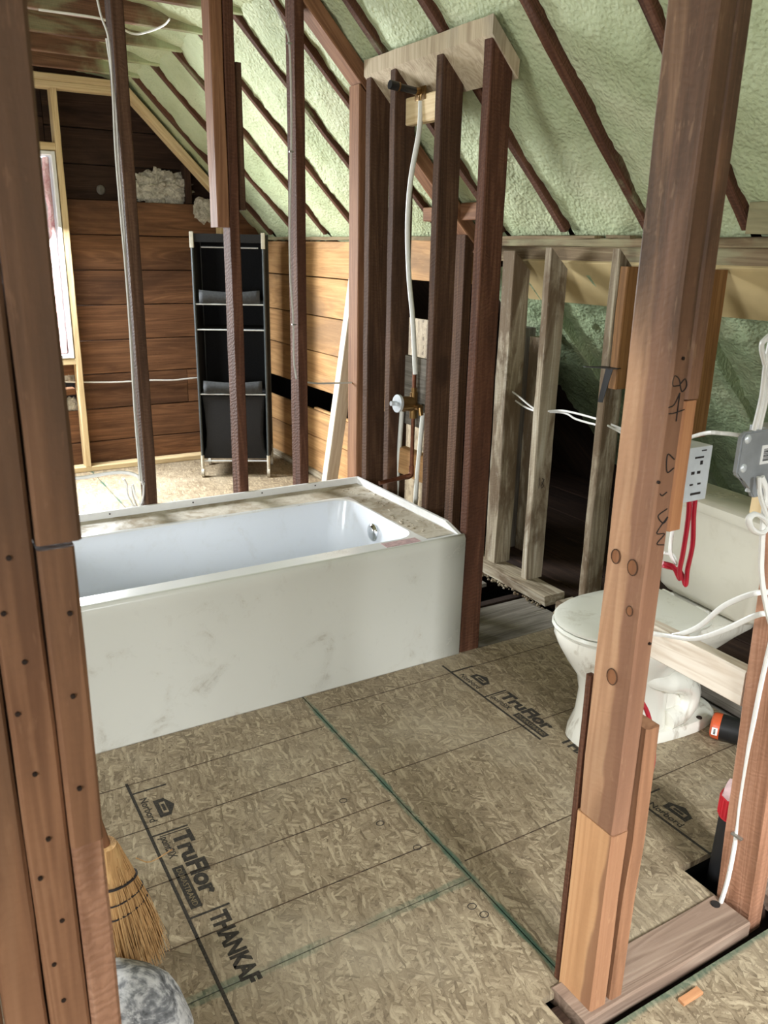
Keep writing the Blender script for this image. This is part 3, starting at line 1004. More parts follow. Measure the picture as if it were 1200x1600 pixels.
# ---- enclosing walls behind and beside the camera
wall_left = structure('wall_left')
box('wall_board', (-2.46, -2.6, -0.1), (-2.42, 0.78, 1.70), M['drywall'], wall_left, 0)
box('wall_board', (-2.46, 1.92, -0.1), (-2.42, 5.9, 1.70), M['drywall'], wall_left, 0)
box('wall_board', (-2.46, 0.78, -0.1), (-2.42, 1.92, 0.7), M['drywall'], wall_left, 0)
wall_front = structure('wall_front')
for x0, x1, z0, z1 in ((-2.46, -1.97, -0.1, 2.7), (-1.13, 0.68, -0.1, 2.7), (1.22, 4.6, -0.1, 2.7), (-1.97, -1.13, -0.1, 0.78), (-1.97, -1.13, 2.02, 2.7), (0.68, 1.22, -0.1, 1.42), (0.68, 1.22, 2.18, 2.7)):
    box('wall_board', (x0, -1.46, z0), (x1, -1.42, z1), M['drywall'], wall_front, 0)

# ================================================================== TIMBER THINGS
GJ = 'studs of the left door jamb'


def nails(o, spots, axis='y', r=0.0028):
    """spots in the timber's own space on its face"""
    for a, b, z in spots:
        bm = bmesh.new()
        m = Matrix.Translation((a, b, z)) @ (Matrix.Rotation(math.pi / 2, 4, 'X') if axis == 'y' else Matrix.Rotation(math.pi / 2, 4, 'Y'))
        bmesh.ops.create_cone(bm, cap_ends=True, segments=8, radius1=r, radius2=r, depth=0.004, matrix=m)
        link('nail', mesh_from(bm), M['nail'], o)


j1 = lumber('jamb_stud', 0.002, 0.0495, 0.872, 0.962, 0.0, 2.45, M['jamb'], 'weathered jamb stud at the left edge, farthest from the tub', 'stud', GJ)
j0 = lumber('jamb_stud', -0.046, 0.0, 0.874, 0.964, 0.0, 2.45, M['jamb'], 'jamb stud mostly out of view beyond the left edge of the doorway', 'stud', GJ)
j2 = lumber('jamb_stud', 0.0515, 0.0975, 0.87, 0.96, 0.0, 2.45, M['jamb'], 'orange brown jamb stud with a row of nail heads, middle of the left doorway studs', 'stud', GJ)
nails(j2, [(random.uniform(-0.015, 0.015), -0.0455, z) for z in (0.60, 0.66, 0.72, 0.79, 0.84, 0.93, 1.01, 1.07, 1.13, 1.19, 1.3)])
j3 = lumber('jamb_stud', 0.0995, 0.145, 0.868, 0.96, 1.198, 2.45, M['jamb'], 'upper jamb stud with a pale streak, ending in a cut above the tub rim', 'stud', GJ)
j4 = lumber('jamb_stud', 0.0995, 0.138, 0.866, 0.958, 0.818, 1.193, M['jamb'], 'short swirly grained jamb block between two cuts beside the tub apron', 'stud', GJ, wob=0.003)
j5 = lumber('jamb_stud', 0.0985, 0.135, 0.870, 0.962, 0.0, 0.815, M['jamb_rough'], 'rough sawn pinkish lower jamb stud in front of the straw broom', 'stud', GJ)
nails(j4, [(-0.004, -0.047, 0.08), (0.006, -0.047, 0.30), (0.0, -0.047, 0.2)])

GP = 'timbers of the big right doorway post'
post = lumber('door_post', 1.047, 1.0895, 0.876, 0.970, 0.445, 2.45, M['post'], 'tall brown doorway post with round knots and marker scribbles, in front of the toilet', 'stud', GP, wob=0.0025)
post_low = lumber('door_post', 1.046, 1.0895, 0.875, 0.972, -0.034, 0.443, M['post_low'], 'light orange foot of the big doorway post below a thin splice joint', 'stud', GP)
lumber('wane_strip', 1.046, 1.060, 0.973, 0.986, -0.02, 0.74, M['stud_red'], 'thin dark red strip along the far edge of the big doorway post', 'strip')
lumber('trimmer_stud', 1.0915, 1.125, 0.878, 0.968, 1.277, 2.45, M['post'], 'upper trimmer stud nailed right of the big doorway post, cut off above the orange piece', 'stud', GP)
trim_mid = lumber('trimmer_block', 1.0915, 1.126, 0.880, 0.968, 1.05, 1.274, M['fresh'], 'smooth orange block on the big doorway post above the red cables', 'stud', GP)
lumber('trimmer_stud', 1.101, 1.136, 0.874, 0.945, 0.010, 0.660, M['jamb'], 'short split stud standing on the plate beside the foot of the big post', 'stud', GP, lean=(0.004, 0), wob=0.003)
nails(post, [(-0.02, -0.048, 0.7), (0.01, -0.048, 0.4), (0.0, -0.048, 0.9)])
# round knots on the post's wide face
for y, z, r in ((0.905, 0.985 - 0.445, 0.011), (0.945, 0.992 - 0.445, 0.010), (0.922, 0.765 - 0.445, 0.012), (0.90, 0.905 - 0.445, 0.007)):
    bm = bmesh.new()
    bmesh.ops.create_cone(bm, cap_ends=True, segments=20, radius1=r, radius2=r * 0.9, depth=0.004, matrix=Matrix.Translation((-0.0213, y - 0.923, z)) @ Matrix.Rotation(math.pi / 2, 4, 'Y') @ Matrix.Diagonal((1.3, 1, 1, 1)))
    kn = link('knot', mesh_from(bm, True), M['knot'], post)
    bm = bmesh.new()
    tube_bm(bm, [(-0.0232, y - 0.923 + r * 0.98 * math.cos(a), z + r * 1.3 * math.sin(a)) for a in [k * math.pi / 10 for k in range(21)]], 0.0011, 5)
    link('knot_ring', mesh_from(bm), M['stud'], kn)


def scrawl(parent, strokes, r=0.0010):
    bm = bmesh.new()
    for s in strokes:
        tube_bm(bm, spline(s, 5), r, 5)
    link('marker_writing', mesh_from(bm), M['ink_dark'], parent)['kind'] = 'stuff'


# '48' and loops written sideways in marker on the narrow face (x across, z along; y is the face)
fy = -0.0475


def mk(px, pz):
    return (px, fy, pz)


Z0 = 0.445
scrawl(post, [
    [mk(0.020, 1.262 - Z0), mk(-0.004, 1.258 - Z0), mk(-0.016, 1.258 - Z0)],
    [mk(0.004, 1.29 - Z0), mk(0.004, 1.272 - Z0), mk(0.004, 1.244 - Z0)],
    [mk(0.004, 1.29 - Z0), mk(-0.006, 1.272 - Z0), mk(-0.018, 1.268 - Z0)],
    [mk(0.000, 1.302 - Z0), mk(0.012, 1.312 - Z0), mk(0.018, 1.300 - Z0), mk(0.008, 1.292 - Z0), mk(-0.002, 1.312 - Z0), mk(-0.014, 1.318 - Z0), mk(-0.015, 1.303 - Z0), mk(0.0, 1.302 - Z0)],
    [mk(0.012, 1.18 - Z0), mk(-0.006, 1.19 - Z0), mk(-0.002, 1.16 - Z0), mk(0.014, 1.165 - Z0)],
    [mk(0.004, 1.125 - Z0), mk(-0.006, 1.12 - Z0), mk(-0.012, 1.124 - Z0)],
    [mk(0.010, 1.095 - Z0), mk(-0.010, 1.085 - Z0), mk(0.006, 1.07 - Z0), mk(0.014, 1.08 - Z0), mk(-0.008, 1.055 - Z0), mk(0.012, 1.05 - Z0), mk(-0.004, 1.035 - Z0), mk(0.014, 1.03 - Z0)],
])

# plates under the doorway wall
plate_near = lumber('bottom_plate', 1.020, 1.545, 0.862, 0.966, -0.034, 0.010, M['plate'], 'dusty bottom plate on the floor between the big post and the leaning stud', 'plate', axis='X', wane=0.03, wob=0.003)
bm = bmesh.new()
bmesh.ops.create_cone(bm, cap_ends=True, segments=16, radius1=0.011, radius2=0.011, depth=0.003)
hole_o = link('drilled_hole', mesh_from(bm), M['dark'], plate_near)
hole_o.matrix_local = (Matrix.Translation((1.020, 0.914, -0.012)) @ Matrix(((0, 0, 1), (0, 1, 0), (-1, 0, 0))).to_4x4()).inverted() @ Matrix.Translation((1.520, 0.942, 0.0105))
lumber('bottom_plate', 1.66, 2.36, 0.855, 0.960, -0.034, 0.006, M['plate'], 'end of the dusty bottom plate at the right edge behind the leaning stud', 'plate', axis='X')
cable_stud = lumber('leaning_stud', 1.572, 1.622, 0.880, 0.975, -0.055, 1.9, M['rough_red'], 'leaning reddish stud at the right edge with a white cable stapled down it', 'stud', lean=(-0.115, 0.0))
lumber('blocking_board', 1.548, 1.586, 0.985, 1.42, 0.522, 0.612, M['white_wood'], 'pale new board fixed level from the leaning stud towards the toilet', 'board', axis='Y')
lumber('new_stud', 1.520, 1.558, 0.982, 1.025, 0.98, 1.17, M['new'], 'pale new block of wood below the steel junction box', 'block')

# ---- partition behind the tub
GB = 'old studs of the partition behind the tub'
s1 = lumber('partition_stud', 0.788, 0.831, 3.150, 3.238, 0.0, 2.60, M['stud'], 'brown stud with white cables behind the tub, nearest to the window', 'stud', GB)
s2 = lumber('partition_stud', 1.180, 1.220, 3.150, 3.238, 0.0, 2.58, M['stud_red'], 'rough stud behind the tub crossing the front of the black shelf', 'stud', GB)
lumber('scab_board', 1.130, 1.177, 3.150, 3.236, 1.567, 2.58, M['stud_warm'], 'light brown board nailed left of a stud, its cut end above the black shelf', 'stud', GB)
lumber('scab_board', 1.223, 1.248, 3.156, 3.236, 1.632, 2.14, M['stud'], 'thin dark strip nailed right of the stud above the black shelf', 'stud', GB)
s3 = lumber('partition_stud', 1.460, 1.500, 3.150, 3.238, 0.0, 2.415, M['stud_red'], 'rough reddish stud behind the tub with one grey cable stapled down it', 'stud', GB, top=lambda x, y: -x)
s4 = lumber('partition_stud', 1.739, 1.772, 3.150, 3.238, 0.0, 2.105, M['stud_warm'], 'light brown corner stud behind the far corner of the tub', 'stud', GB, top=lambda x, y: -x)
s5 = lumber('partition_stud', 2.292, 2.338, 3.150, 3.238, 0.0, 1.545, M['stud'], 'short stud under the sloping plate, seen between the wet wall studs', 'stud', GB, top=lambda x, y: -x)
beam('sloping_plate', (1.36, 3.194, 3.912 - 1.36), (2.40, 3.194, 3.912 - 2.40), 0.09, 0.060, M['stud_warm'], (1, 0, 1), ceiling)
lumber('partition_plate', 0.22, 1.735, 3.142, 3.236, 0.0, 0.040, M['plate'], 'bottom plate of the partition hidden low behind the tub', 'plate', axis='X') if 0 else None

# ---- wet wall at the tap end of the tub
GW = 'dark studs of the wet wall at the tub end'
cut = lambda x, y: -x
WX0, WX1 = 1.746, 1.836
w_lab = ('dark wet wall stud farthest back beside the corner stud', 'dark wet wall stud just left of the shower valve', 'dark wet wall stud just right of the shower valve', 'reddish wet wall stud at the near corner of the tub, foot on the floor')
for (y0, y1), lab, mt in zip(((3.070, 3.114), (2.884, 2.927), (2.577, 2.620), (2.308, 2.354)), w_lab, ('stud', 'stud', 'stud', 'stud_red')):
    lumber('wet_wall_stud', WX0, WX1, y0, y1, 0.0, 2.092, M[mt], lab, 'stud', GW, top=cut)
cap = bmesh.new()
sec = ((1.738, 2.143), (1.738, 2.197), (1.852, 2.083), (1.852, 2.029))
rnd = random.Random(5)
rings = []
for i in range(15):
    y = 2.300 + 0.815 * i / 14
    rings.append([Vector((x + rnd.uniform(-1, 1) * 0.001, y, z + rnd.uniform(-1, 1) * 0.001)) - Vector((1.8, 2.3, 2.08)) for x, z in sec])
loft_bm(cap, rings)
o = link('cap_plank', mesh_from(cap), M['cap'])
o.location = (1.8, 2.3, 2.08)
tag(o, 'pale weathered cap plank along the roof slope on top of the wet wall studs', 'plank')
lumber('shower_block', 1.790, 1.828, 2.622, 2.882, 1.945, 2.040, M['new'], 'pale block between wet wall studs holding the shower arm', 'block', axis='Y')
lumber('valve_backing', 1.818, 1.834, 2.622, 2.882, 0.80, 1.085, M['grey_board'], 'grey board behind the shower valve between two wet wall studs', 'board', axis='Y')
lumber('pipe_block', 1.796, 1.834, 2.622, 2.882, 0.585, 0.70, M['board_tan'], 'tan block low between the wet wall studs behind the copper pipe', 'block', axis='Y')

# ---- knee wall studs
GK = 'whitewashed studs of the knee wall'
for y0, y1, x0, lab in ((2.905, 2.990, XK, 'stained whitewashed knee wall stud closest to the wet wall'), (2.668, 2.712, XK, 'whitewashed knee wall stud standing free on the end of the sole plate'), (2.292, 2.332, XK - 0.005, 'whitewashed knee wall stud with a golden sister, beside the big post')):
    k = lumber('knee_wall_stud', x0, x0 + 0.095, y0, y1, 0.05 if y0 > 2.4 else 0.042, 1.475 if y0 < 2.9 else 1.46, M['knee'], lab, 'stud', GK, wob=0.003, wane=0.05, top=lambda x, y: -0.9 * x)
    if 2.6 < y0 < 2.8:
        scrawl(k, [[(-0.020, -0.0245, 0.44), (-0.020, -0.0245, 0.49)], [(-0.005, -0.0245, 0.485), (0.008, -0.0245, 0.478), (-0.004, -0.0245, 0.465), (0.008, -0.0245, 0.45), (-0.004, -0.0245, 0.44), (-0.008, -0.0245, 0.452), (0.006, -0.0245, 0.47), (-0.005, -0.0245, 0.485)]])
lumber('sister_stud', XK + 0.0, XK + 0.092, 2.247, 2.290, 1.00, 1.455, M['sister'], 'golden sister block beside a whitewashed stud left of the big post', 'stud')
lumber('sister_stud', XK, XK + 0.092, 1.882, 1.926, 0.88, 1.455, M['sister'], 'golden brown block hanging under the knee wall plate right of the big post', 'stud')
lumber('eave_post', 2.70, 2.79, 3.20, 3.33, -0.02, 1.14, M['grey_board'], 'grey weathered post standing in the dark eave behind the knee wall', 'post')
lumber('eave_post', 2.74, 2.82, 3.09, 3.19, -0.02, 1.10, M['knee'], 'narrow foam-stained post beside the grey post in the eave', 'post')
# black bracket at the golden sister
br = thing('bracket', 'black folded sheet bracket on the knee wall stud left of the big post', 'bracket', (XK - 0.045, 2.285, 1.03))
bm = bmesh.new()
shard([(-0.045, 0.04), (-0.045, 0.055), (0.05, 0.02), (0.06, -0.04), (0.03, -0.05)], 0.05, 0.053, bm)
link('top_flap', mesh_from(bm), M['pvc_black'], br)
bm = bmesh.new()
loft_bm(bm, [[Vector((0.0, -0.02, 0.05)), Vector((0.012, -0.045, 0.05)), Vector((0.014, -0.045, 0.05)), Vector((0.004, -0.02, 0.05))],
             [Vector((-0.01, -0.005, -0.08)), Vector((0.0, -0.02, -0.08)), Vector((0.002, -0.02, -0.08)), Vector((-0.006, -0.005, -0.08))]])
link('side_flap', mesh_from(bm), M['pvc_black'], br)
# leaning new two-by-four in the far room
beam('leaning_timber', (2.20, 4.36, 0.0), (2.30, 4.10, 1.60), 0.055, 0.085, M['white_wood'], (1, 0.1, 0), None, 'pale new timber leaning on the tan boards of the far room', 'timber')
slab_o = slab('osb_offcut', (0, 0.012), (0, 0.14), 0.0, 0.52, M['osb'], None)
slab_o.location = (2.30, 3.98, 0.002)
slab_o.rotation_euler = (0, math.radians(6), 0)
tag(slab_o, 'narrow strip of chipboard leaning behind the pale timber', 'offcut')

# ---- insulation clumps
blob('insulation_clump', (0.185, 0.042, 0.098), M['insulation'], (1.705, YG + 0.055, 1.865), 0.55, 3.2, 5, seed=1.0)
tag(bpy.context.scene.objects['insulation_clump'], 'big tuft of white insulation on the boards under the far roof slope', 'insulation', 'insulation tufts in the gable wall')
o = blob('insulation_clump', (0.075, 0.035, 0.085), M['insulation'], (1.985, YG - 0.014, 1.73), 0.35, 3.5, 3, seed=4.0)
tag(o, 'small grey tuft of insulation behind the sloped plate by the shelf', 'insulation', 'insulation tufts in the gable wall')
o = blob('insulation_clump', (0.055, 0.025, 0.055), M['insulation'], (0.99, YG + 0.03, 0.66), 0.35, 3.5, 3, seed=7.0)
tag(o, 'white tuft of insulation right under the window', 'insulation', 'insulation tufts in the gable wall')
o = blob('insulation_clump', (0.06, 0.03, 0.05), M['insulation'], (1.0, YG + 0.03, 0.45), 0.35, 3.5, 3, seed=9.0)
tag(o, 'ragged tuft of insulation lower down, beneath the window tuft', 'insulation', 'insulation tufts in the gable wall')

# ================================================================== BATHTUB
tub = thing('bathtub', 'white alcove bathtub with a dusty rim, scuffed flat front facing the doorway', 'bathtub', (0.212, 2.305, 0.0))
TL, TW, TH = 1.524, 0.820, 0.490


def rrect(x0, x1, y0, y1, r, z, n=6):
    pts = []
    for cx, cy, a0 in ((x1 - r, y1 - r, 0), (x0 + r, y1 - r, 90), (x0 + r, y0 + r, 180), (x1 - r, y0 + r, 270)):
        for k in range(n + 1):
            a = math.radians(a0 + 90 * k / n)
            pts.append(Vector((cx + r * math.cos(a), cy + r * math.sin(a), z)))
    return pts


# apron, folded in slightly under the rim
bm = bmesh.new()
nx = 12
prof = ((0.006, 0.0), (0.006, 0.004), (0.004, 0.24), (0.0, 0.455), (0.0, 0.478), (0.004, 0.486), (0.010, 0.4895))
rows = [[bm.verts.new((TL * i / nx, y, z)) for y, z in prof] for i in range(nx + 1)]
for i in range(nx):
    for k in range(len(prof) - 1):
        bm.faces.new((rows[i][k], rows[i + 1][k], rows[i + 1][k + 1], rows[i][k + 1]))
for i in (0, nx):
    pass
me = mesh_from(bm, True)
ap = link('apron', me, M['apron'], tub)
sol = ap.modifiers.new('thickness', 'SOLIDIFY')
sol.thickness = 0.008
sol.offset = 1
# rim and basin
outer = rrect(0.0, TL, 0.008, TW, 0.004, TH)
hole = rrect(0.075, 1.365, 0.080, 0.632, 0.075, TH)
hole2 = rrect(0.078, 1.362, 0.083, 0.629, 0.073, TH - 0.006)
bm = bmesh.new()
loft_bm(bm, [outer, hole, hole2], False, False)
link('rim', mesh_from(bm, True), M['rim'], tub)
bas = [hole2]
for x0, x1, y0, y1, r, z in ((0.095, 1.352, 0.092, 0.622, 0.08, 0.44), (0.150, 1.335, 0.105, 0.610, 0.09, 0.30), (0.215, 1.318, 0.120, 0.595, 0.10, 0.16), (0.25, 1.300, 0.140, 0.575, 0.11, 0.105), (0.32, 1.24, 0.19, 0.52, 0.11, 0.09)):
    bas.append(rrect(x0, x1, y0, y1, r, z))
bm = bmesh.new()
loft_bm(bm, bas, False, True)
link('basin', mesh_from(bm, True), M['acrylic'], tub)
# underside skirt so the shell is closed
box('shell', (0.012, 0.03, 0.02), (0.06, TW - 0.01, 0.46), M['acrylic'], tub, 0.004)
# raised tiling flange along the back and the tap end
bm = bmesh.new()
box_bm(bm, (0.0, TW - 0.014, TH - 0.002), (TL, TW, TH + 0.028), 0.003)
box_bm(bm, (TL - 0.014, 0.105, TH - 0.002), (TL, TW - 0.012, TH + 0.028), 0.003)
vs = [bm.verts.new(p) for p in ((TL - 0.014, 0.107, TH), (TL, 0.107, TH), (TL, 0.107, TH + 0.026), (TL - 0.014, 0.107, TH + 0.026), (TL - 0.014, 0.02, TH), (TL, 0.02, TH))]
bm.faces.new((vs[3], vs[2], vs[5], vs[4]))
bm.faces.new((vs[0], vs[3], vs[4]))
bm.faces.new((vs[1], vs[5], vs[2]))
link('tile_flange', mesh_from(bm), M['white'], tub)
# sawdust lying on the wide back ledge and at the tap end
bm = bmesh.new()
rows = []
for i in range(31):
    x = 0.02 + (TL - 0.04) * i / 30
    wv = 0.012 * noise.noise(Vector((x * 9, 0, 0)))
    rows.append([bm.verts.new(p) for p in ((x, 0.642 + wv, TH + 0.0004), (x, 0.72, TH + 0.0016), (x, TW - 0.018, TH + 0.0008))])
for i in range(30):
    for k in range(2):
        bm.faces.new((rows[i][k], rows[i + 1][k], rows[i + 1][k + 1], rows[i][k + 1]))
dust = link('sawdust_film', mesh_from(bm, True), M['rim_dust'], tub)
dust['label'] = 'brown sawdust film on the ledge'
bm = bmesh.new()
rows = []
for i in range(25):
    y = 0.035 + 0.60 * i / 24
    wv = 0.010 * noise.noise(Vector((0, y * 11, 3)))
    rows.append([bm.verts.new(p) for p in ((1.374 + wv, y, TH + 0.0004), (1.43, y, TH + 0.0016), (TL - 0.020, y, TH + 0.0008))])
for i in range(24):
    for k in range(2):
        bm.faces.new((rows[i][k], rows[i][k + 1], rows[i + 1][k + 1], rows[i + 1][k]))
link('sawdust_film', mesh_from(bm, True), M['rim_dust'], tub)['label'] = 'brown sawdust film at the tap end'
# debris crumbs on the tap end ledge
bm = bmesh.new()
rr = random.Random(11)
for i in range(60):
    x, y = rr.uniform(1.39, 1.50), rr.uniform(0.10, 0.74)
    bmesh.ops.create_cube(bm, size=rr.uniform(0.003, 0.009), matrix=Matrix.Translation((x, y, TH + 0.002)) @ Matrix.Rotation(rr.uniform(0, 3), 4, 'Z') @ Matrix.Diagonal((rr.uniform(0.6, 2.5), 0.7, 0.5, 1)))
tag(link('debris', mesh_from(bm), M['rim_dust'], tub), kind='stuff')
# overflow cover, drain
ov = bmesh.new()
bmesh.ops.create_uvsphere(ov, u_segments=24, v_segments=12, radius=0.038, matrix=Matrix.Diagonal((0.42, 1, 1, 1)))
o = link('overflow_cover', mesh_from(ov, True), M['chrome'], tub)
o.location = (1.345, 0.373, 0.415)
o['label'] = 'round chrome overflow cover'
ov = bmesh.new()
bmesh.ops.create_cone(ov, cap_ends=True, segments=24, radius1=0.035, radius2=0.032, depth=0.008)
o = link('drain', mesh_from(ov, True), M['chrome'], tub)
o.location = (1.13, 0.35, 0.094)
box('sticker', (1.20, 0.02, TH + 0.0002), (1.345, 0.066, TH + 0.0012), plain('pink_worn_sticker', rgb(204, 172, 172), 0.6, var=0.15, scale=90), tub, 0)['label'] = 'worn pink sticker'
for i, x in enumerate((0.42, 0.75, 1.05, 1.30)):
    bm = bmesh.new()
    bmesh.ops.create_cone(bm, cap_ends=True, segments=8, radius1=0.003, radius2=0.003, depth=0.003, matrix=Matrix.Translation((x, TW - 0.0145, TH + 0.016)) @ Matrix.Rotation(math.pi / 2, 4, 'X'))
    link('nail_hole', mesh_from(bm), M['ink_dark'], tub)

# ================================================================== PLUMBING
px = 1.790
sh = thing('shower_pipe', 'black capped shower arm on a brass elbow under the cap plank', 'shower pipe', (px, 2.78, 2.02))
bm = bmesh.new()
tube_bm(bm, [(-0.128, 0, 0.038), (-0.02, 0, 0.028)], 0.0125, 14)
link('arm', mesh_from(bm, True), M['black'], sh)
bm = bmesh.new()
tube_bm(bm, [(-0.133, 0, 0.0385), (-0.100, 0, 0.0355)], 0.0155, 14)
link('end_cap', mesh_from(bm, True), M['black'], sh)
bm = bmesh.new()
tube_bm(bm, [(-0.100, 0, 0.0355), (-0.094, 0, 0.035)], 0.0158, 14)
link('collar', mesh_from(bm, True), M['brass'], sh)
bm = bmesh.new()
tube_bm(bm, spline([(-0.025, 0, 0.028), (0.0, 0, 0.026), (0.006, 0, 0.0), (0.006, 0, -0.02)]), 0.014, 12)
box_bm(bm, (-0.004, -0.035, 0.0), (0.0, 0.035, 0.045), 0.001)
link('brass_elbow', mesh_from(bm, True), M['brass'], sh)

tube('water_pipe', [(1.790, 2.777, 2.017), (1.785, 2.776, 1.916), (1.775, 2.809, 1.753), (1.775, 2.823, 1.593), (1.780, 2.812, 1.404), (1.785, 2.782, 1.235), (1.790, 2.759, 1.024)], 0.0098, M['pex'], None, 10)
tag(bpy.data.objects['water_pipe'], 'long bowed white pipe rising from the shower valve to the shower arm', 'pipe')

va = thing('shower_valve', 'brass shower valve with a round clear guard between two wet wall studs', 'valve', (px, 2.766, 0.895))
bm = bmesh.new()
tube_bm(bm, [(-0.07, 0.0, 0.015), (-0.01, 0, 0.01)], 0.030, 18)
link('guard', mesh_from(bm, True), M['brass'], va)
bm = bmesh.new()
tube_bm(bm, [(-0.080, 0.0, 0.016), (-0.069, 0.0, 0.015)], 0.036, 20)
link('guard_plate', mesh_from(bm, True), M['zinc'], va)
bm = bmesh.new()
tube_bm(bm, [(-0.108, 0.0, 0.018), (-0.08, 0.0, 0.016)], 0.010, 10)
box_bm(bm, (-0.092, -0.024, 0.012), (-0.084, 0.024, 0.022), 0.001)
link('stem', mesh_from(bm, True), M['zinc'], va)
bm = bmesh.new()
tube_bm(bm, [(0, 0, -0.05), (0, 0, 0.055)], 0.016, 12)
tube_bm(bm, [(0, -0.05, 0.0), (0, 0.05, 0.0)], 0.014, 12)
tube_bm(bm, [(0, 0, 0.055), (0, 0, 0.075)], 0.012, 12)
tube_bm(bm, [(0, -0.05, 0.0), (0, -0.058, -0.03)], 0.011, 10)
tube_bm(bm, [(0, 0.05, 0.0), (0, 0.075, -0.03)], 0.011, 10)
link('valve_body', mesh_from(bm, True), M['brass'], va)
bm = bmesh.new()
tube_bm(bm, [(0, 0.0, 0.075), (0.0, 0.0, 0.135)], 0.0085, 10)
link('copper_stub', mesh_from(bm, True), M['copper'], va)

cp = thing('copper_pipe', 'copper pipe dropping from the shower valve with a stub reaching over the tub', 'pipe', (px, 2.766, 0.60))
bm = bmesh.new()
tube_bm(bm, [(0, 0, 0.245), (0, 0, 0.03)], 0.0085, 10)
link('riser', mesh_from(bm, True), M['copper'], cp)
bm = bmesh.new()
tube_bm(bm, spline([(0, 0, 0.045), (0, 0, 0.012), (-0.012, 0, 0.0), (-0.032, 0, -0.001)]), 0.0115, 10)
link('elbow', mesh_from(bm, True), M['copper'], cp)
bm = bmesh.new()
tube_bm(bm, [(-0.025, 0, 0.0), (-0.155, 0.0, -0.012)], 0.0095, 10)
link('spout_stub', mesh_from(bm, True), M['copper'], cp)
a = tube('supply_pipe', [(1.800, 2.869, 0.856), (1.800, 2.882, 0.694), (1.800, 2.893, 0.477), (1.80, 2.88, 0.02)], 0.0098, M['pex'], None, 10)
tag(a, 'straight white supply pipe running down left of the copper pipe', 'pipe')
a = tube('supply_pipe', [(1.800, 2.709, 0.876), (1.795, 2.717, 0.730), (1.790, 2.729, 0.494), (1.79, 2.745, 0.02)], 0.0098, M['pex'], None, 10)
tag(a, 'slanting white supply pipe running down right of the copper pipe', 'pipe')

# ================================================================== TOILET
toilet = thing('toilet', 'dirty white toilet with its lid down, partly behind the big post', 'toilet', (2.028, 1.600, 0.0), math.radians(-5))


def egg(uf, ub, hw, z, n=28, sq=2.3, back=None, v0=0.0):
    """outline with a rounded front at u = uf and a fuller back at u = ub (u runs to the tank)"""
    pts = []
    um = uf + (ub - uf) * 0.52
    for k in range(n):
        a = 2 * math.pi * k / n
        c, s = math.cos(a), math.sin(a)
        ex = 2.0 / sq
        e2 = 2.0 / (back or sq)
        if c < 0:
            u = um + (um - uf) * -abs(c) ** ex
            v = hw * math.copysign(abs(s) ** ex, s)
        else:
            u = um + (ub - um) * abs(c) ** e2
            v = hw * math.copysign(abs(s) ** e2, s)
        pts.append(Vector((u, v + v0, z)))
    return pts


U = -0.40
bowl = [egg(U + 0.075, U + 0.40, 0.105, 0.0, sq=2.8, back=4), egg(U + 0.078, U + 0.40, 0.103, 0.03, sq=2.8, back=4), egg(U + 0.095, U + 0.40, 0.092, 0.09, sq=2.6, back=4),
        egg(U + 0.100, U + 0.40, 0.090, 0.17, sq=2.5, back=4), egg(U + 0.088, U + 0.41, 0.105, 0.225, sq=2.3, back=3), egg(U + 0.045, U + 0.43, 0.135, 0.285, sq=2.2, back=3),
        egg(U + 0.015, U + 0.445, 0.160, 0.335, sq=2.2, back=3), egg(U + 0.0, U + 0.45, 0.172, 0.372, sq=2.2, back=3), egg(U + 0.0, U + 0.45, 0.173, 0.388, sq=2.1, back=3), egg(U + 0.01, U + 0.44, 0.165, 0.393, sq=2.2, back=3)]
loft('bowl', bowl, M['china'], toilet)
foot = [egg(U + 0.20, U + 0.64, 0.118, 0.0, sq=3, back=2.4), egg(U + 0.20, U + 0.64, 0.118, 0.020, sq=3, back=2.4), egg(U + 0.21, U + 0.63, 0.108, 0.032, sq=3, back=2.4), egg(U + 0.24, U + 0.60, 0.08, 0.036, sq=3, back=2.4)]
loft('foot', foot, M['china'], toilet)
trap = [egg(U + 0.30, U + 0.58, 0.066, 0.02, sq=3), egg(U + 0.30, U + 0.585, 0.072, 0.05, sq=2.6), egg(U + 0.30, U + 0.58, 0.078, 0.10, sq=2.6), egg(U + 0.30, U + 0.565, 0.072, 0.15, sq=2.6),
        egg(U + 0.30, U + 0.575, 0.066, 0.20, sq=2.8), egg(U + 0.30, U + 0.60, 0.080, 0.26, sq=3), egg(U + 0.32, U + 0.66, 0.115, 0.32, sq=4), egg(U + 0.34, U + 0.69, 0.14, 0.355, sq=5), egg(U + 0.34, U + 0.69, 0.142, 0.385, sq=5), egg(U + 0.35, U + 0.68, 0.135, 0.392, sq=5)]
loft('trapway', trap, M['china'], toilet)
for sgn in (-1, 1):
    bm = bmesh.new()
    tube_bm(bm, spline([(U + 0.22, sgn * 0.082, 0.27), (U + 0.32, sgn * 0.090, 0.215), (U + 0.42, sgn * 0.088, 0.185), (U + 0.47, sgn * 0.080, 0.13), (U + 0.45, sgn * 0.076, 0.07), (U + 0.38, sgn * 0.08, 0.055)]), [0.03] * 8 + [0.036] * 23, 14)
    link('trap_bulge', mesh_from(bm, True), M['china'], toilet)
    bm = bmesh.new()
    bmesh.ops.create_uvsphere(bm, u_segments=10, v_segments=6, radius=0.010, matrix=Matrix.Translation((U + 0.52, sgn * 0.092, 0.034)) @ Matrix.Diagonal((1, 1, 0.6, 1)))
    link('floor_bolt', mesh_from(bm, True), M['nail'], toilet)
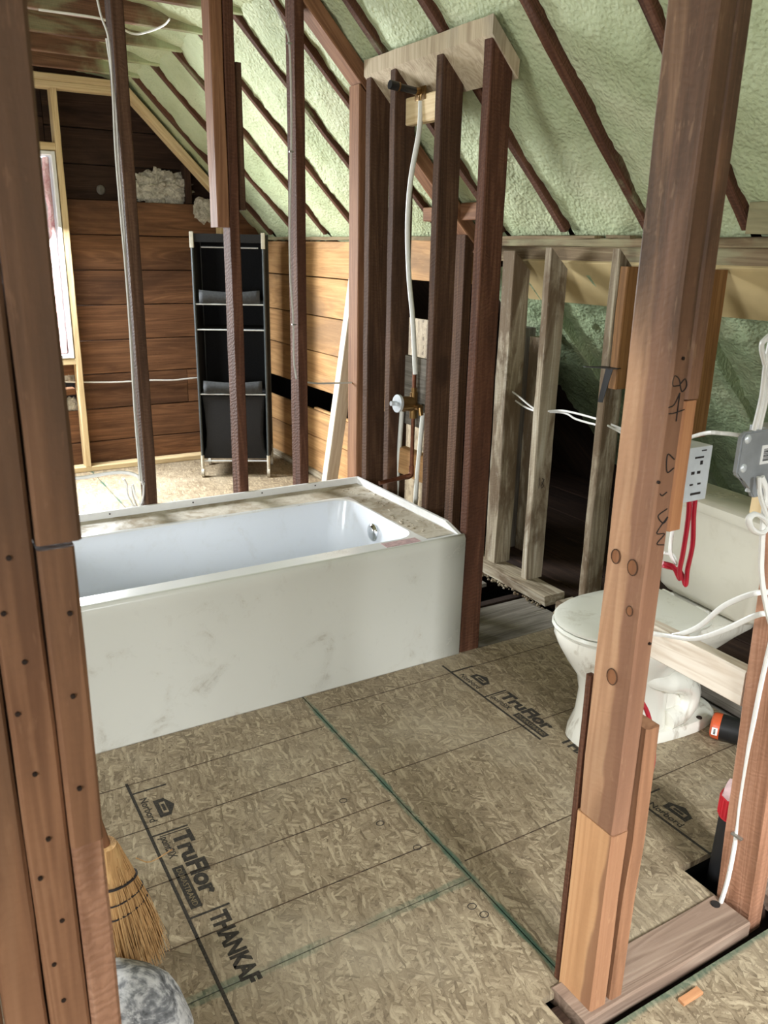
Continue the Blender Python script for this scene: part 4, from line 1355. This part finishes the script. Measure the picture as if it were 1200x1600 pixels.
loft('seat', [egg(U - 0.006, U + 0.455, 0.176, 0.396, sq=2.2, back=3.2), egg(U - 0.010, U + 0.455, 0.179, 0.404, sq=2.2, back=3.2), egg(U - 0.006, U + 0.455, 0.176, 0.413, sq=2.2, back=3.2)], M['china_lid'], toilet)
loft('lid', [egg(U - 0.004, U + 0.470, 0.174, 0.416, sq=2.2, back=5), egg(U - 0.006, U + 0.472, 0.176, 0.424, sq=2.2, back=5), egg(U + 0.006, U + 0.468, 0.168, 0.432, sq=2.2, back=5), egg(U + 0.06, U + 0.44, 0.13, 0.436, sq=2.2, back=4)], M['china_lid'], toilet)
for sgn in (-1, 1):
    bm = bmesh.new()
    tube_bm(bm, [(U + 0.475, sgn * 0.055, 0.42), (U + 0.475, sgn * 0.095, 0.42)], 0.013, 10)
    link('hinge', mesh_from(bm, True), M['china_lid'], toilet)


def tank_ring(z, x0, x1, hw, r=0.035, bow=0.012):
    p = rrect(x0, x1, -hw, hw, r, z, 5)
    return [Vector((q.x - (bow * (1 - (q.y / hw) ** 2) if q.x < (x0 + x1) / 2 else 0), q.y, q.z)) for q in p]


TX0, TX1 = U + 0.530, U + 0.700
loft('tank', [tank_ring(0.400, TX0 + 0.028, TX1 - 0.01, 0.180, 0.035), tank_ring(0.418, TX0 + 0.014, TX1, 0.196, 0.035), tank_ring(0.55, TX0 + 0.006, TX1, 0.208), tank_ring(0.715, TX0, TX1, 0.218)], M['china_clean'], toilet)
loft('tank_lid', [tank_ring(0.718, TX0 - 0.010, TX1 + 0.006, 0.232), tank_ring(0.724, TX0 - 0.014, TX1 + 0.008, 0.236), tank_ring(0.750, TX0 - 0.012, TX1 + 0.008, 0.235), tank_ring(0.757, TX0, TX1, 0.224)], M['china_clean'], toilet)

# ================================================================== SHELF UNIT
sf = thing('wardrobe_shelf', 'black fabric wheeled shelf unit standing in the corner of the far room', 'shelf unit', (1.70, 5.23, 0.0), math.radians(-26.9))
SW, SD, SH = 0.442, 0.34, 1.575


def stube(name, pts, r, mat, seg=8):
    bm = bmesh.new()
    tube_bm(bm, pts, r, seg)
    return link(name, mesh_from(bm, True), mat, sf)


def sbox(name, lo, hi, mat):
    return box(name, lo, hi, mat, sf, 0.002)


for x in (0.0, SW):
    for y in (0.0, SD):
        stube('upright', [(x, y, 0.085), (x, y, SH)], 0.0085, M['shelf_steel'])
        cs = stube('caster', [(x - 0.009, y, 0.030), (x + 0.009, y, 0.030)], 0.030, M['caster'], 16)
        bm = bmesh.new()
        tube_bm(bm, [(x, y, 0.055), (x, y, 0.15)], 0.011, 8)
        link('caster_stem', mesh_from(bm, True), M['caster'], cs)
    bm = bmesh.new()
    box_bm(bm, (x - 0.012, -0.012, SH - 0.09), (x + 0.012, 0.012, SH + 0.006), 0.003)
    link('corner_joint', mesh_from(bm), M['caster'], sf)
for z in (0.112, 0.565, 0.983, 1.143):
    stube('front_rail', [(0.0, 0.0, z), (SW, 0.0, z)], 0.0045, M['zinc'])
stube('hanging_rail', [(0.04, 0.10, 1.49), (SW - 0.04, 0.10, 1.49)], 0.005, M['zinc'])
sbox('top_cover', (-0.004, -0.006, SH - 0.055), (SW + 0.004, SD + 0.004, SH - 0.004), M['fabric'])
sbox('back_panel', (0.006, SD - 0.006, 0.12), (SW - 0.006, SD - 0.002, SH - 0.055), M['fabric'])
sbox('side_panel', (-0.003, 0.006, 0.12), (0.001, SD - 0.006, SH - 0.055), M['fabric'])
sbox('side_panel', (SW - 0.001, 0.006, 0.12), (SW + 0.003, SD - 0.006, SH - 0.055), M['fabric'])
for z0, z1 in ((1.148, 1.232), (0.570, 0.655)):
    sbox('shelf_board', (0.012, 0.012, z0), (SW - 0.012, SD - 0.01, z0 + 0.008), M['fabric'])
    bm = bmesh.new()
    n = 14
    rows = []
    for i in range(n + 1):
        x = 0.03 + (SW - 0.06) * i / n
        s = 0.012 * math.sin(math.pi * i / n)
        rows.append([bm.verts.new((x, -0.004 - 0.01 * math.sin(i * 1.3) * 0.3, z0)), bm.verts.new((x, -0.012, (z0 + z1) / 2)), bm.verts.new((x, -0.002, z1 - s))])
    for i in range(n):
        for k in range(2):
            bm.faces.new((rows[i][k], rows[i + 1][k], rows[i + 1][k + 1], rows[i][k + 1]))
    o = link('tray_front', mesh_from(bm, True), M['fabric_grey'], sf)
    o.modifiers.new('thickness', 'SOLIDIFY').thickness = 0.004
sbox('shelf_board', (0.012, 0.012, 0.978), (SW - 0.012, SD - 0.01, 0.986), M['fabric'])
# drooping laundry bag at the bottom
bm = bmesh.new()
rings = []
for z, k in ((0.55, 0.0), (0.45, 0.012), (0.30, 0.02), (0.20, 0.012), (0.125, -0.02)):
    rings.append(rrect(0.012 + k, SW - 0.012 - k, 0.012 - k * 0.4, SD - 0.03, 0.02, z))
loft_bm(bm, rings)
link('hanging_bag', mesh_from(bm, True), M['fabric'], sf)

# ================================================================== ELECTRICAL
# steel junction box at the right edge
jb = thing('junction_box', 'grey steel junction box with a barcode sticker and white cables at the right edge', 'electrical box', (1.368, 0.912, 1.105))
bm = bmesh.new()
shard([(-0.083, 0.085), (-0.075, 0.095), (0.085, 0.095), (0.085, -0.035), (-0.022, -0.035), (-0.055, 0.004), (-0.075, 0.010), (-0.083, 0.018)], 0.0, 0.012, bm)
bmesh.ops.bevel(bm, geom=bm.edges[:], offset=0.003, segments=2, affect='EDGES')
o = link('box_body', mesh_from(bm), M['steel'], jb)
o.rotation_euler = (math.pi / 2, 0, 0)
for x, z in ((-0.068, 0.082), (-0.068, 0.028)):
    bm = bmesh.new()
    bmesh.ops.create_uvsphere(bm, u_segments=12, v_segments=8, radius=0.0085, matrix=Matrix.Translation((x, -0.012, z)) @ Matrix.Diagonal((1, 0.5, 1, 1)))
    link('screw', mesh_from(bm, True), M['zinc'], jb)
st = box('barcode_sticker', (-0.024, -0.0135, 0.030), (0.045, -0.0125, 0.066), M['sticker'], jb, 0)
st['label'] = 'white barcode sticker'
bm = bmesh.new()
for i in range(9):
    z = -0.0 + 0.006 + i * 0.0027
    box_bm(bm, (-0.028, -0.0012, z), (-0.010, -0.0005, z + (0.0013 if i % 3 else 0.0019)))
link('barcode', mesh_from(bm), M['ink_dark'], st)
bm = bmesh.new()
box_bm(bm, (-0.004, -0.0012, 0.027), (0.022, -0.0005, 0.032))
link('red_print', mesh_from(bm), M['red'], st)
bm = bmesh.new()
for i in range(5):
    tube_bm(bm, [(-0.035 + i * 0.011, -0.006, -0.022), (-0.035 + i * 0.011, -0.006, -0.004)], 0.005, 8)
link('cable_clamp', mesh_from(bm, True), M['zinc'], jb)
box('box_back', (0.02, 0.0005, 0.0), (0.085, 0.05, 0.09), M['steel'], jb, 0.003)

# switch box behind the orange block
sb = thing('switch_box', 'zinc switch box with punched holes on the far side of the big post', 'electrical box', (1.128, 0.90, 1.088))
bm = bmesh.new()
box_bm(bm, (0.0, 0.0, 0.0), (0.078, 0.055, 0.098), 0.002)
link('box_body', mesh_from(bm), M['zinc'], sb)
for x, z, w, h in ((0.05, 0.066, 0.006, 0.007), (0.045, 0.05, 0.008, 0.005), (0.03, 0.05, 0.008, 0.005), (0.05, 0.03, 0.008, 0.003), (0.03, 0.03, 0.008, 0.003), (0.035, 0.078, 0.022, 0.003), (0.035, 0.012, 0.026, 0.004), (0.05, 0.09, 0.012, 0.002)):
    bm = bmesh.new()
    box_bm(bm, (x, -0.001, z), (x + w, 0.001, z + h))
    link('punched_hole', mesh_from(bm), M['ink_dark'], sb)
# white cables of the box
GCB = 'white cables at the junction box'


def cable(pts, label, group=None, r=0.0062, mat='cable', flat=0.72, seg=8):
    o = tube('cable', pts, r, M[mat], None, seg, True, flat)
    return tag(o, label, 'cable', group)


cable([(1.320, 0.905, 1.201), (1.320, 0.900, 1.262), (1.309, 0.895, 1.331), (1.310, 0.890, 1.397)], 'white cable rising from the top of the junction box', GCB)
cable([(1.343, 0.910, 1.198), (1.332, 0.900, 1.284), (1.291, 0.895, 1.348), (1.290, 0.890, 1.365), (1.312, 0.885, 1.381)], 'looped white cable above the junction box at the right edge', GCB)
cable([(1.328, 0.885, 1.117), (1.334, 0.880, 1.081), (1.371, 0.880, 1.026), (1.361, 0.880, 1.005), (1.328, 0.880, 1.016), (1.311, 0.880, 1.039), (1.327, 0.880, 1.047), (1.358, 0.880, 1.032), (1.394, 0.880, 0.997)], 'white cable curled into a small loop below the junction box', GCB)
cable([(1.343, 0.890, 1.114), (1.359, 0.885, 1.083), (1.361, 0.885, 1.045), (1.374, 0.885, 0.966), (1.388, 0.885, 0.910), (1.423, 0.885, 0.835), (1.473, 0.885, 0.752)], 'straight white cable dropping from the junction box', GCB)
# two white cables sweeping behind the big post
cable([(1.463, 0.900, 0.809), (1.444, 0.920, 0.799), (1.464, 1.000, 0.727), (1.508, 1.100, 0.652), (1.533, 1.200, 0.611), (1.498, 1.250, 0.611)], 'lower white cable sweeping across the pale board to the big post')
cable([(1.451, 0.900, 0.858), (1.421, 0.920, 0.852), (1.451, 1.000, 0.786), (1.513, 1.100, 0.680), (1.557, 1.200, 0.605), (1.523, 1.260, 0.595)], 'upper white cable arching across the pale board to the big post')
# white cable stapled down the leaning stud
c = cable([(1.515, 0.917, 0.787), (1.528, 0.932, 0.618), (1.545, 0.944, 0.453), (1.556, 0.948, 0.291), (1.560, 0.945, 0.184), (1.545, 0.938, 0.065), (1.535, 0.947, -0.048)], 'white cable running down the leaning stud into a hole in the plate', None, 0.0074)
bm = bmesh.new()
p = Vector((1.551, 0.939, 0.197)) - c.location
box_bm(bm, p - Vector((0.003, 0.014, 0.003)), p + Vector((0.006, 0.014, 0.003)), 0.001)
link('staple', mesh_from(bm), M['staple'], c)
# thin pale cable from the knee wall to the junction box
cable([(2.048, 1.950, 0.945), (1.816, 1.600, 0.986), (1.526, 1.250, 1.087), (1.308, 1.000, 1.177), (1.310, 0.960, 1.185), (1.319, 0.920, 1.187)], 'thin pale cable strung from behind the big post to the junction box', None, 0.004, 'cable_grey')
# two cables through the knee wall studs
GKW = 'white cables through the knee wall studs'
cable([(2.420, 3.007, 0.909), (2.420, 2.883, 0.880), (2.430, 2.774, 0.836), (2.430, 2.705, 0.831), (2.430, 2.577, 0.856), (2.430, 2.387, 0.857), (2.420, 2.219, 0.845)], 'upper white cable threaded through the knee wall studs', GKW, 0.0045)
cable([(2.440, 3.041, 0.897), (2.440, 2.932, 0.853), (2.440, 2.784, 0.822), (2.440, 2.586, 0.845), (2.440, 2.506, 0.832), (2.440, 2.386, 0.830), (2.430, 2.237, 0.838)], 'lower white cable threaded through the knee wall studs', GKW, 0.0045)
# red and white pex behind the post
GR = 'red cables hanging from the switch box'
a = tube('red_cable', [(1.180, 0.920, 1.119), (1.205, 0.930, 1.055), (1.231, 0.950, 0.969), (1.254, 0.970, 0.919), (1.271, 0.980, 0.892), (1.259, 0.990, 0.917), (1.239, 1.000, 0.925)], 0.0046, M['red'], None, 8)
tag(a, 'left red cable hanging from the zinc switch box', 'cable', GR)
a = tube('red_cable', [(1.204, 0.920, 1.116), (1.219, 0.930, 1.053), (1.255, 0.950, 0.978), (1.277, 0.970, 0.915), (1.291, 0.980, 0.875), (1.281, 0.990, 0.903), (1.241, 1.000, 0.919)], 0.0046, M['red'], None, 8)
tag(a, 'right red cable hanging from the zinc switch box', 'cable', GR)
cable([(1.257, 1.000, 1.021), (1.255, 1.000, 0.982), (1.257, 1.000, 0.945), (1.278, 1.000, 0.917), (1.293, 1.020, 0.924), (1.274, 1.030, 0.930)], 'short white cable curling beside the red cables behind the post', None, 0.005)
a = tube('red_cable', [(1.224, 1.000, 0.630), (1.255, 1.000, 0.583), (1.274, 0.995, 0.526), (1.280, 0.990, 0.471), (1.269, 0.985, 0.422), (1.255, 0.980, 0.382)], 0.005, M['red'], None, 8)
tag(a, 'red cable bowing out behind the short split stud', 'cable')

# cables on the partition studs
GS1 = 'white cables down the stud by the window'
for k, (dx, lab) in enumerate(((0, 'left white cable running down the stud nearest the window'), (4, 'right white cable running down the stud nearest the window'))):
    cable([(0.745, 3.160, 2.287), (0.756, 3.160, 2.223), (0.775, 3.160, 2.155), (0.777, 3.165, 2.004), (0.771, 3.165, 1.822), (0.772, 3.165, 1.611), (0.775, 3.165, 1.413), (0.774, 3.165, 1.183), (0.769, 3.165, 0.893), (0.770, 3.165, 0.606)] if k == 0 else
          [(0.770, 3.170, 2.160), (0.784, 3.170, 1.966), (0.781, 3.170, 1.760), (0.783, 3.170, 1.568), (0.779, 3.170, 1.390), (0.779, 3.170, 1.135), (0.774, 3.170, 0.941), (0.776, 3.170, 0.765), (0.780, 3.170, 0.590)], lab, GS1, 0.0048)
GS2 = 'white cable ends on the far floor by the tub'
cable([(0.503, 3.260, 0.626), (0.574, 3.260, 0.622), (0.683, 3.250, 0.630), (0.743, 3.240, 0.625), (0.777, 3.220, 0.610), (0.786, 3.170, 0.589)], 'doubled white cable arching left from the stud over the far floor', GS2, 0.0075)
cable([(0.784, 3.165, 0.591), (0.782, 3.180, 0.539), (0.772, 3.200, 0.500), (0.759, 3.210, 0.534), (0.752, 3.220, 0.581)], 'cable end looping up nearest the stud with white cables', GS2, 0.0062)
cable([(0.792, 3.190, 0.575), (0.780, 3.200, 0.504), (0.760, 3.220, 0.477), (0.733, 3.230, 0.532), (0.734, 3.240, 0.575), (0.724, 3.240, 0.603)], 'cable end looping up second from the stud, leaning left', GS2, 0.0062)
cable([(0.772, 3.250, 0.467), (0.757, 3.255, 0.522), (0.756, 3.260, 0.562)], 'short cable end standing between the two loops', GS2, 0.0062)
c = cable([(1.358, 3.150, 2.376), (1.390, 3.145, 2.322), (1.420, 3.145, 2.270), (1.434, 3.143, 2.219), (1.438, 3.143, 2.047), (1.435, 3.143, 1.845), (1.426, 3.143, 1.635), (1.422, 3.143, 1.417), (1.433, 3.143, 1.215), (1.433, 3.143, 1.059), (1.445, 3.146, 0.973)], 'grey cable stapled down the reddish partition stud, its end hanging free', None, 0.004, 'cable_grey')
for q in ((1.433, 3.142, 2.223), (1.435, 3.142, 1.852), (1.435, 3.142, 1.197)):
    p = Vector(q) - c.location
    bm = bmesh.new()
    box_bm(bm, p - Vector((0.009, 0.005, 0.003)), p + Vector((0.009, 0.004, 0.003)), 0.001)
    link('staple', mesh_from(bm), M['staple'], c)
cable([(0.896, 5.790, 0.619), (1.058, 5.790, 0.605), (1.289, 5.785, 0.591), (1.532, 5.785, 0.589), (1.691, 5.785, 0.580), (1.876, 5.790, 0.586)], 'thin white cable strung level along the brown gable boards', None, 0.005)
cable([(1.503, 3.200, 0.948), (1.582, 3.200, 0.937), (1.747, 3.200, 0.930)], 'short grey cable level between the reddish stud and the corner stud', None, 0.004, 'cable_grey')
cable([(1.254, 4.007, 2.445), (1.262, 4.133, 2.445), (1.233, 4.294, 2.445), (1.177, 4.363, 2.445), (1.005, 4.183, 2.445), (0.740, 4.183, 2.445)], 'white cable sagging under the ceiling joists of the far room', None, 0.005)

# ================================================================== SMALL THINGS
# drain pipe in the floor hole
dp = thing('drain_pipe', 'black drain pipe with a red cap standing in the floor hole behind the leaning stud', 'pipe', (1.662, 1.028, -0.20))
bm = bmesh.new()
tube_bm(bm, [(0, 0, 0.0), (0.012, 0, 0.365)], 0.036, 24)
link('pipe', mesh_from(bm, True), M['abs'], dp)
bm = bmesh.new()
tube_bm(bm, [(0.012, 0, 0.345), (0.013, 0, 0.405)], 0.040, 24)
for k in range(24):
    a = k * math.pi / 12
    tube_bm(bm, [(0.012 + 0.040 * math.cos(a), 0.040 * math.sin(a), 0.35), (0.013 + 0.040 * math.cos(a), 0.040 * math.sin(a), 0.400)], 0.0025, 5)
link('cap', mesh_from(bm, True), M['red_cap'], dp)
o = blob('plastic_wrap', (0.040, 0.040, 0.022), plain('cloudy_plastic', rgb(222, 190, 192), 0.25, var=0.1), (0.013, 0, 0.418), 0.3, 2.5, 2, dp, 2.0)

# orange and black tool lying behind the leaning stud
tool = thing('power_tool', 'orange and black tool end poking out left of the leaning stud', 'tool', (2.125, 1.44, 0.046), math.radians(-62))
bm = bmesh.new()
tube_bm(bm, [(0.0, 0, 0), (0.003, 0, 0), (0.010, 0, 0), (0.030, 0, 0)], [0.030, 0.038, 0.042, 0.043], 24)
link('orange_cap', mesh_from(bm, True), M['orange'], tool)
bm = bmesh.new()
tube_bm(bm, [(0.0305, 0, 0), (0.16, 0, 0), (0.24, 0, 0.0)], [0.0425, 0.040, 0.034], 24)
link('black_body', mesh_from(bm, True), M['black'], tool)
o = box('white_badge', (0.008, -0.0435, -0.012), (0.026, -0.0395, 0.014), M['sticker'], tool, 0.001)
bm = bmesh.new()
for i in range(4):
    box_bm(bm, (-0.003, -0.0024, 0.004 + i * 0.005), (0.003, -0.0014, 0.0075 + i * 0.005))
link('badge_print', mesh_from(bm), M['ink_dark'], o)

# broom head leaning behind the left jamb
broom = thing('straw_broom', 'straw broom head with dark stitching leaning behind the left jamb', 'broom', (0.278, 1.43, 0.0))
ax0, ax1 = Vector((-0.058, -0.03, 0.385)), Vector((0.0, 0.0, 0.085))
d = (ax1 - ax0).normalized()
sd = Vector((0.83, 0.55, 0)).normalized()
sd = (sd - d * sd.dot(d)).normalized()
nd = d.cross(sd)


def br_sec(t):
    """half width, half thickness along the head"""
    w = 0.020 + 0.030 * min(1, t * 1.4) ** 0.8
    h = 0.024 - 0.010 * t
    return w, h


rings = []
for i in range(13):
    t = i / 12
    c = ax0.lerp(ax1, t * 0.86)
    w, h = br_sec(t)
    rings.append([c + sd * (w * math.cos(a)) + nd * (h * math.sin(a)) for a in [k * math.pi / 12 for k in range(24)]])
loft('broom_core', rings, M['straw'], broom)
rr = random.Random(21)
bm = bmesh.new()
for i in range(520):
    a, q = rr.uniform(0, 2 * math.pi), math.sqrt(rr.uniform(0.25, 1.0))
    t0 = rr.uniform(0.0, 0.75)
    w, h = br_sec(t0)
    c = ax0.lerp(ax1, t0 * 0.86)
    p0 = c + sd * (w * q * 1.02 * math.cos(a)) + nd * (h * q * 1.05 * math.sin(a))
    t1 = rr.uniform(1.0, 1.30)
    w, h = br_sec(1.0)
    fl = 1.0 + 0.25 * rr.random()
    c = ax0.lerp(ax1, t1)
    p2 = c + sd * (w * q * fl * math.cos(a)) + nd * (h * q * 1.3 * math.sin(a)) + sd * 0.008 * rr.gauss(0, 1)
    p1 = p0.lerp(p2, 0.5) + (sd * math.cos(a) + nd * math.sin(a)) * 0.004
    if p2.z < 0.004:
        p2.z = 0.004
    tube_bm(bm, [p0, p1, p2], [0.0013, 0.0012, 0.0006], 4)
bristles = link('bristles', mesh_from(bm), M['straw'], broom)
tag(bristles, kind='stuff')
bm = bmesh.new()
for t in (0.40, 0.56, 0.70):
    w, h = br_sec(t)
    c = ax0.lerp(ax1, t * 0.86)
    pts = [c + sd * ((w + 0.003) * math.cos(a)) + nd * ((h + 0.004) * math.sin(a)) + d * (0.018 * math.cos(a)) for a in [k * math.pi / 12 for k in range(25)]]
    tube_bm(bm, pts, 0.0018 if t > 0.5 else 0.003, 6)
link('stitching', mesh_from(bm, True), M['twine'], broom)
bm = bmesh.new()
tube_bm(bm, [ax0 - d * 0.55, ax0 + d * 0.02], 0.011, 10)
link('handle', mesh_from(bm, True), M['stud_warm'], broom)
bm = bmesh.new()
q = ax0.lerp(ax1, 0.34) + sd * 0.055
tube_bm(bm, spline([q, q + Vector((0.03, 0.01, -0.03)), q + Vector((0.075, 0.0, -0.01))]), 0.0012, 5)
link('loose_straw', mesh_from(bm), M['straw'], broom)

# mottled rounded stone at the bottom left
o = blob('stone', (0.150, 0.15, 0.15), M['stone'], (0.165, 1.235, 0.07), 0.08, 1.4, 4, None, 3.0, -0.07)
tag(o, 'rounded grey stone mottled with white plaster at the foot of the left jamb', 'stone')

# wood chip on the near floor
ch = lumber('wood_chip', 1.235, 1.295, 0.795, 0.812, -0.002, 0.006, M['fresh'], 'small orange wood chip on the near floor', 'chip', axis='X', wob=0.002)
ch.rotation_euler.rotate_axis('X', 0.15) if 0 else None
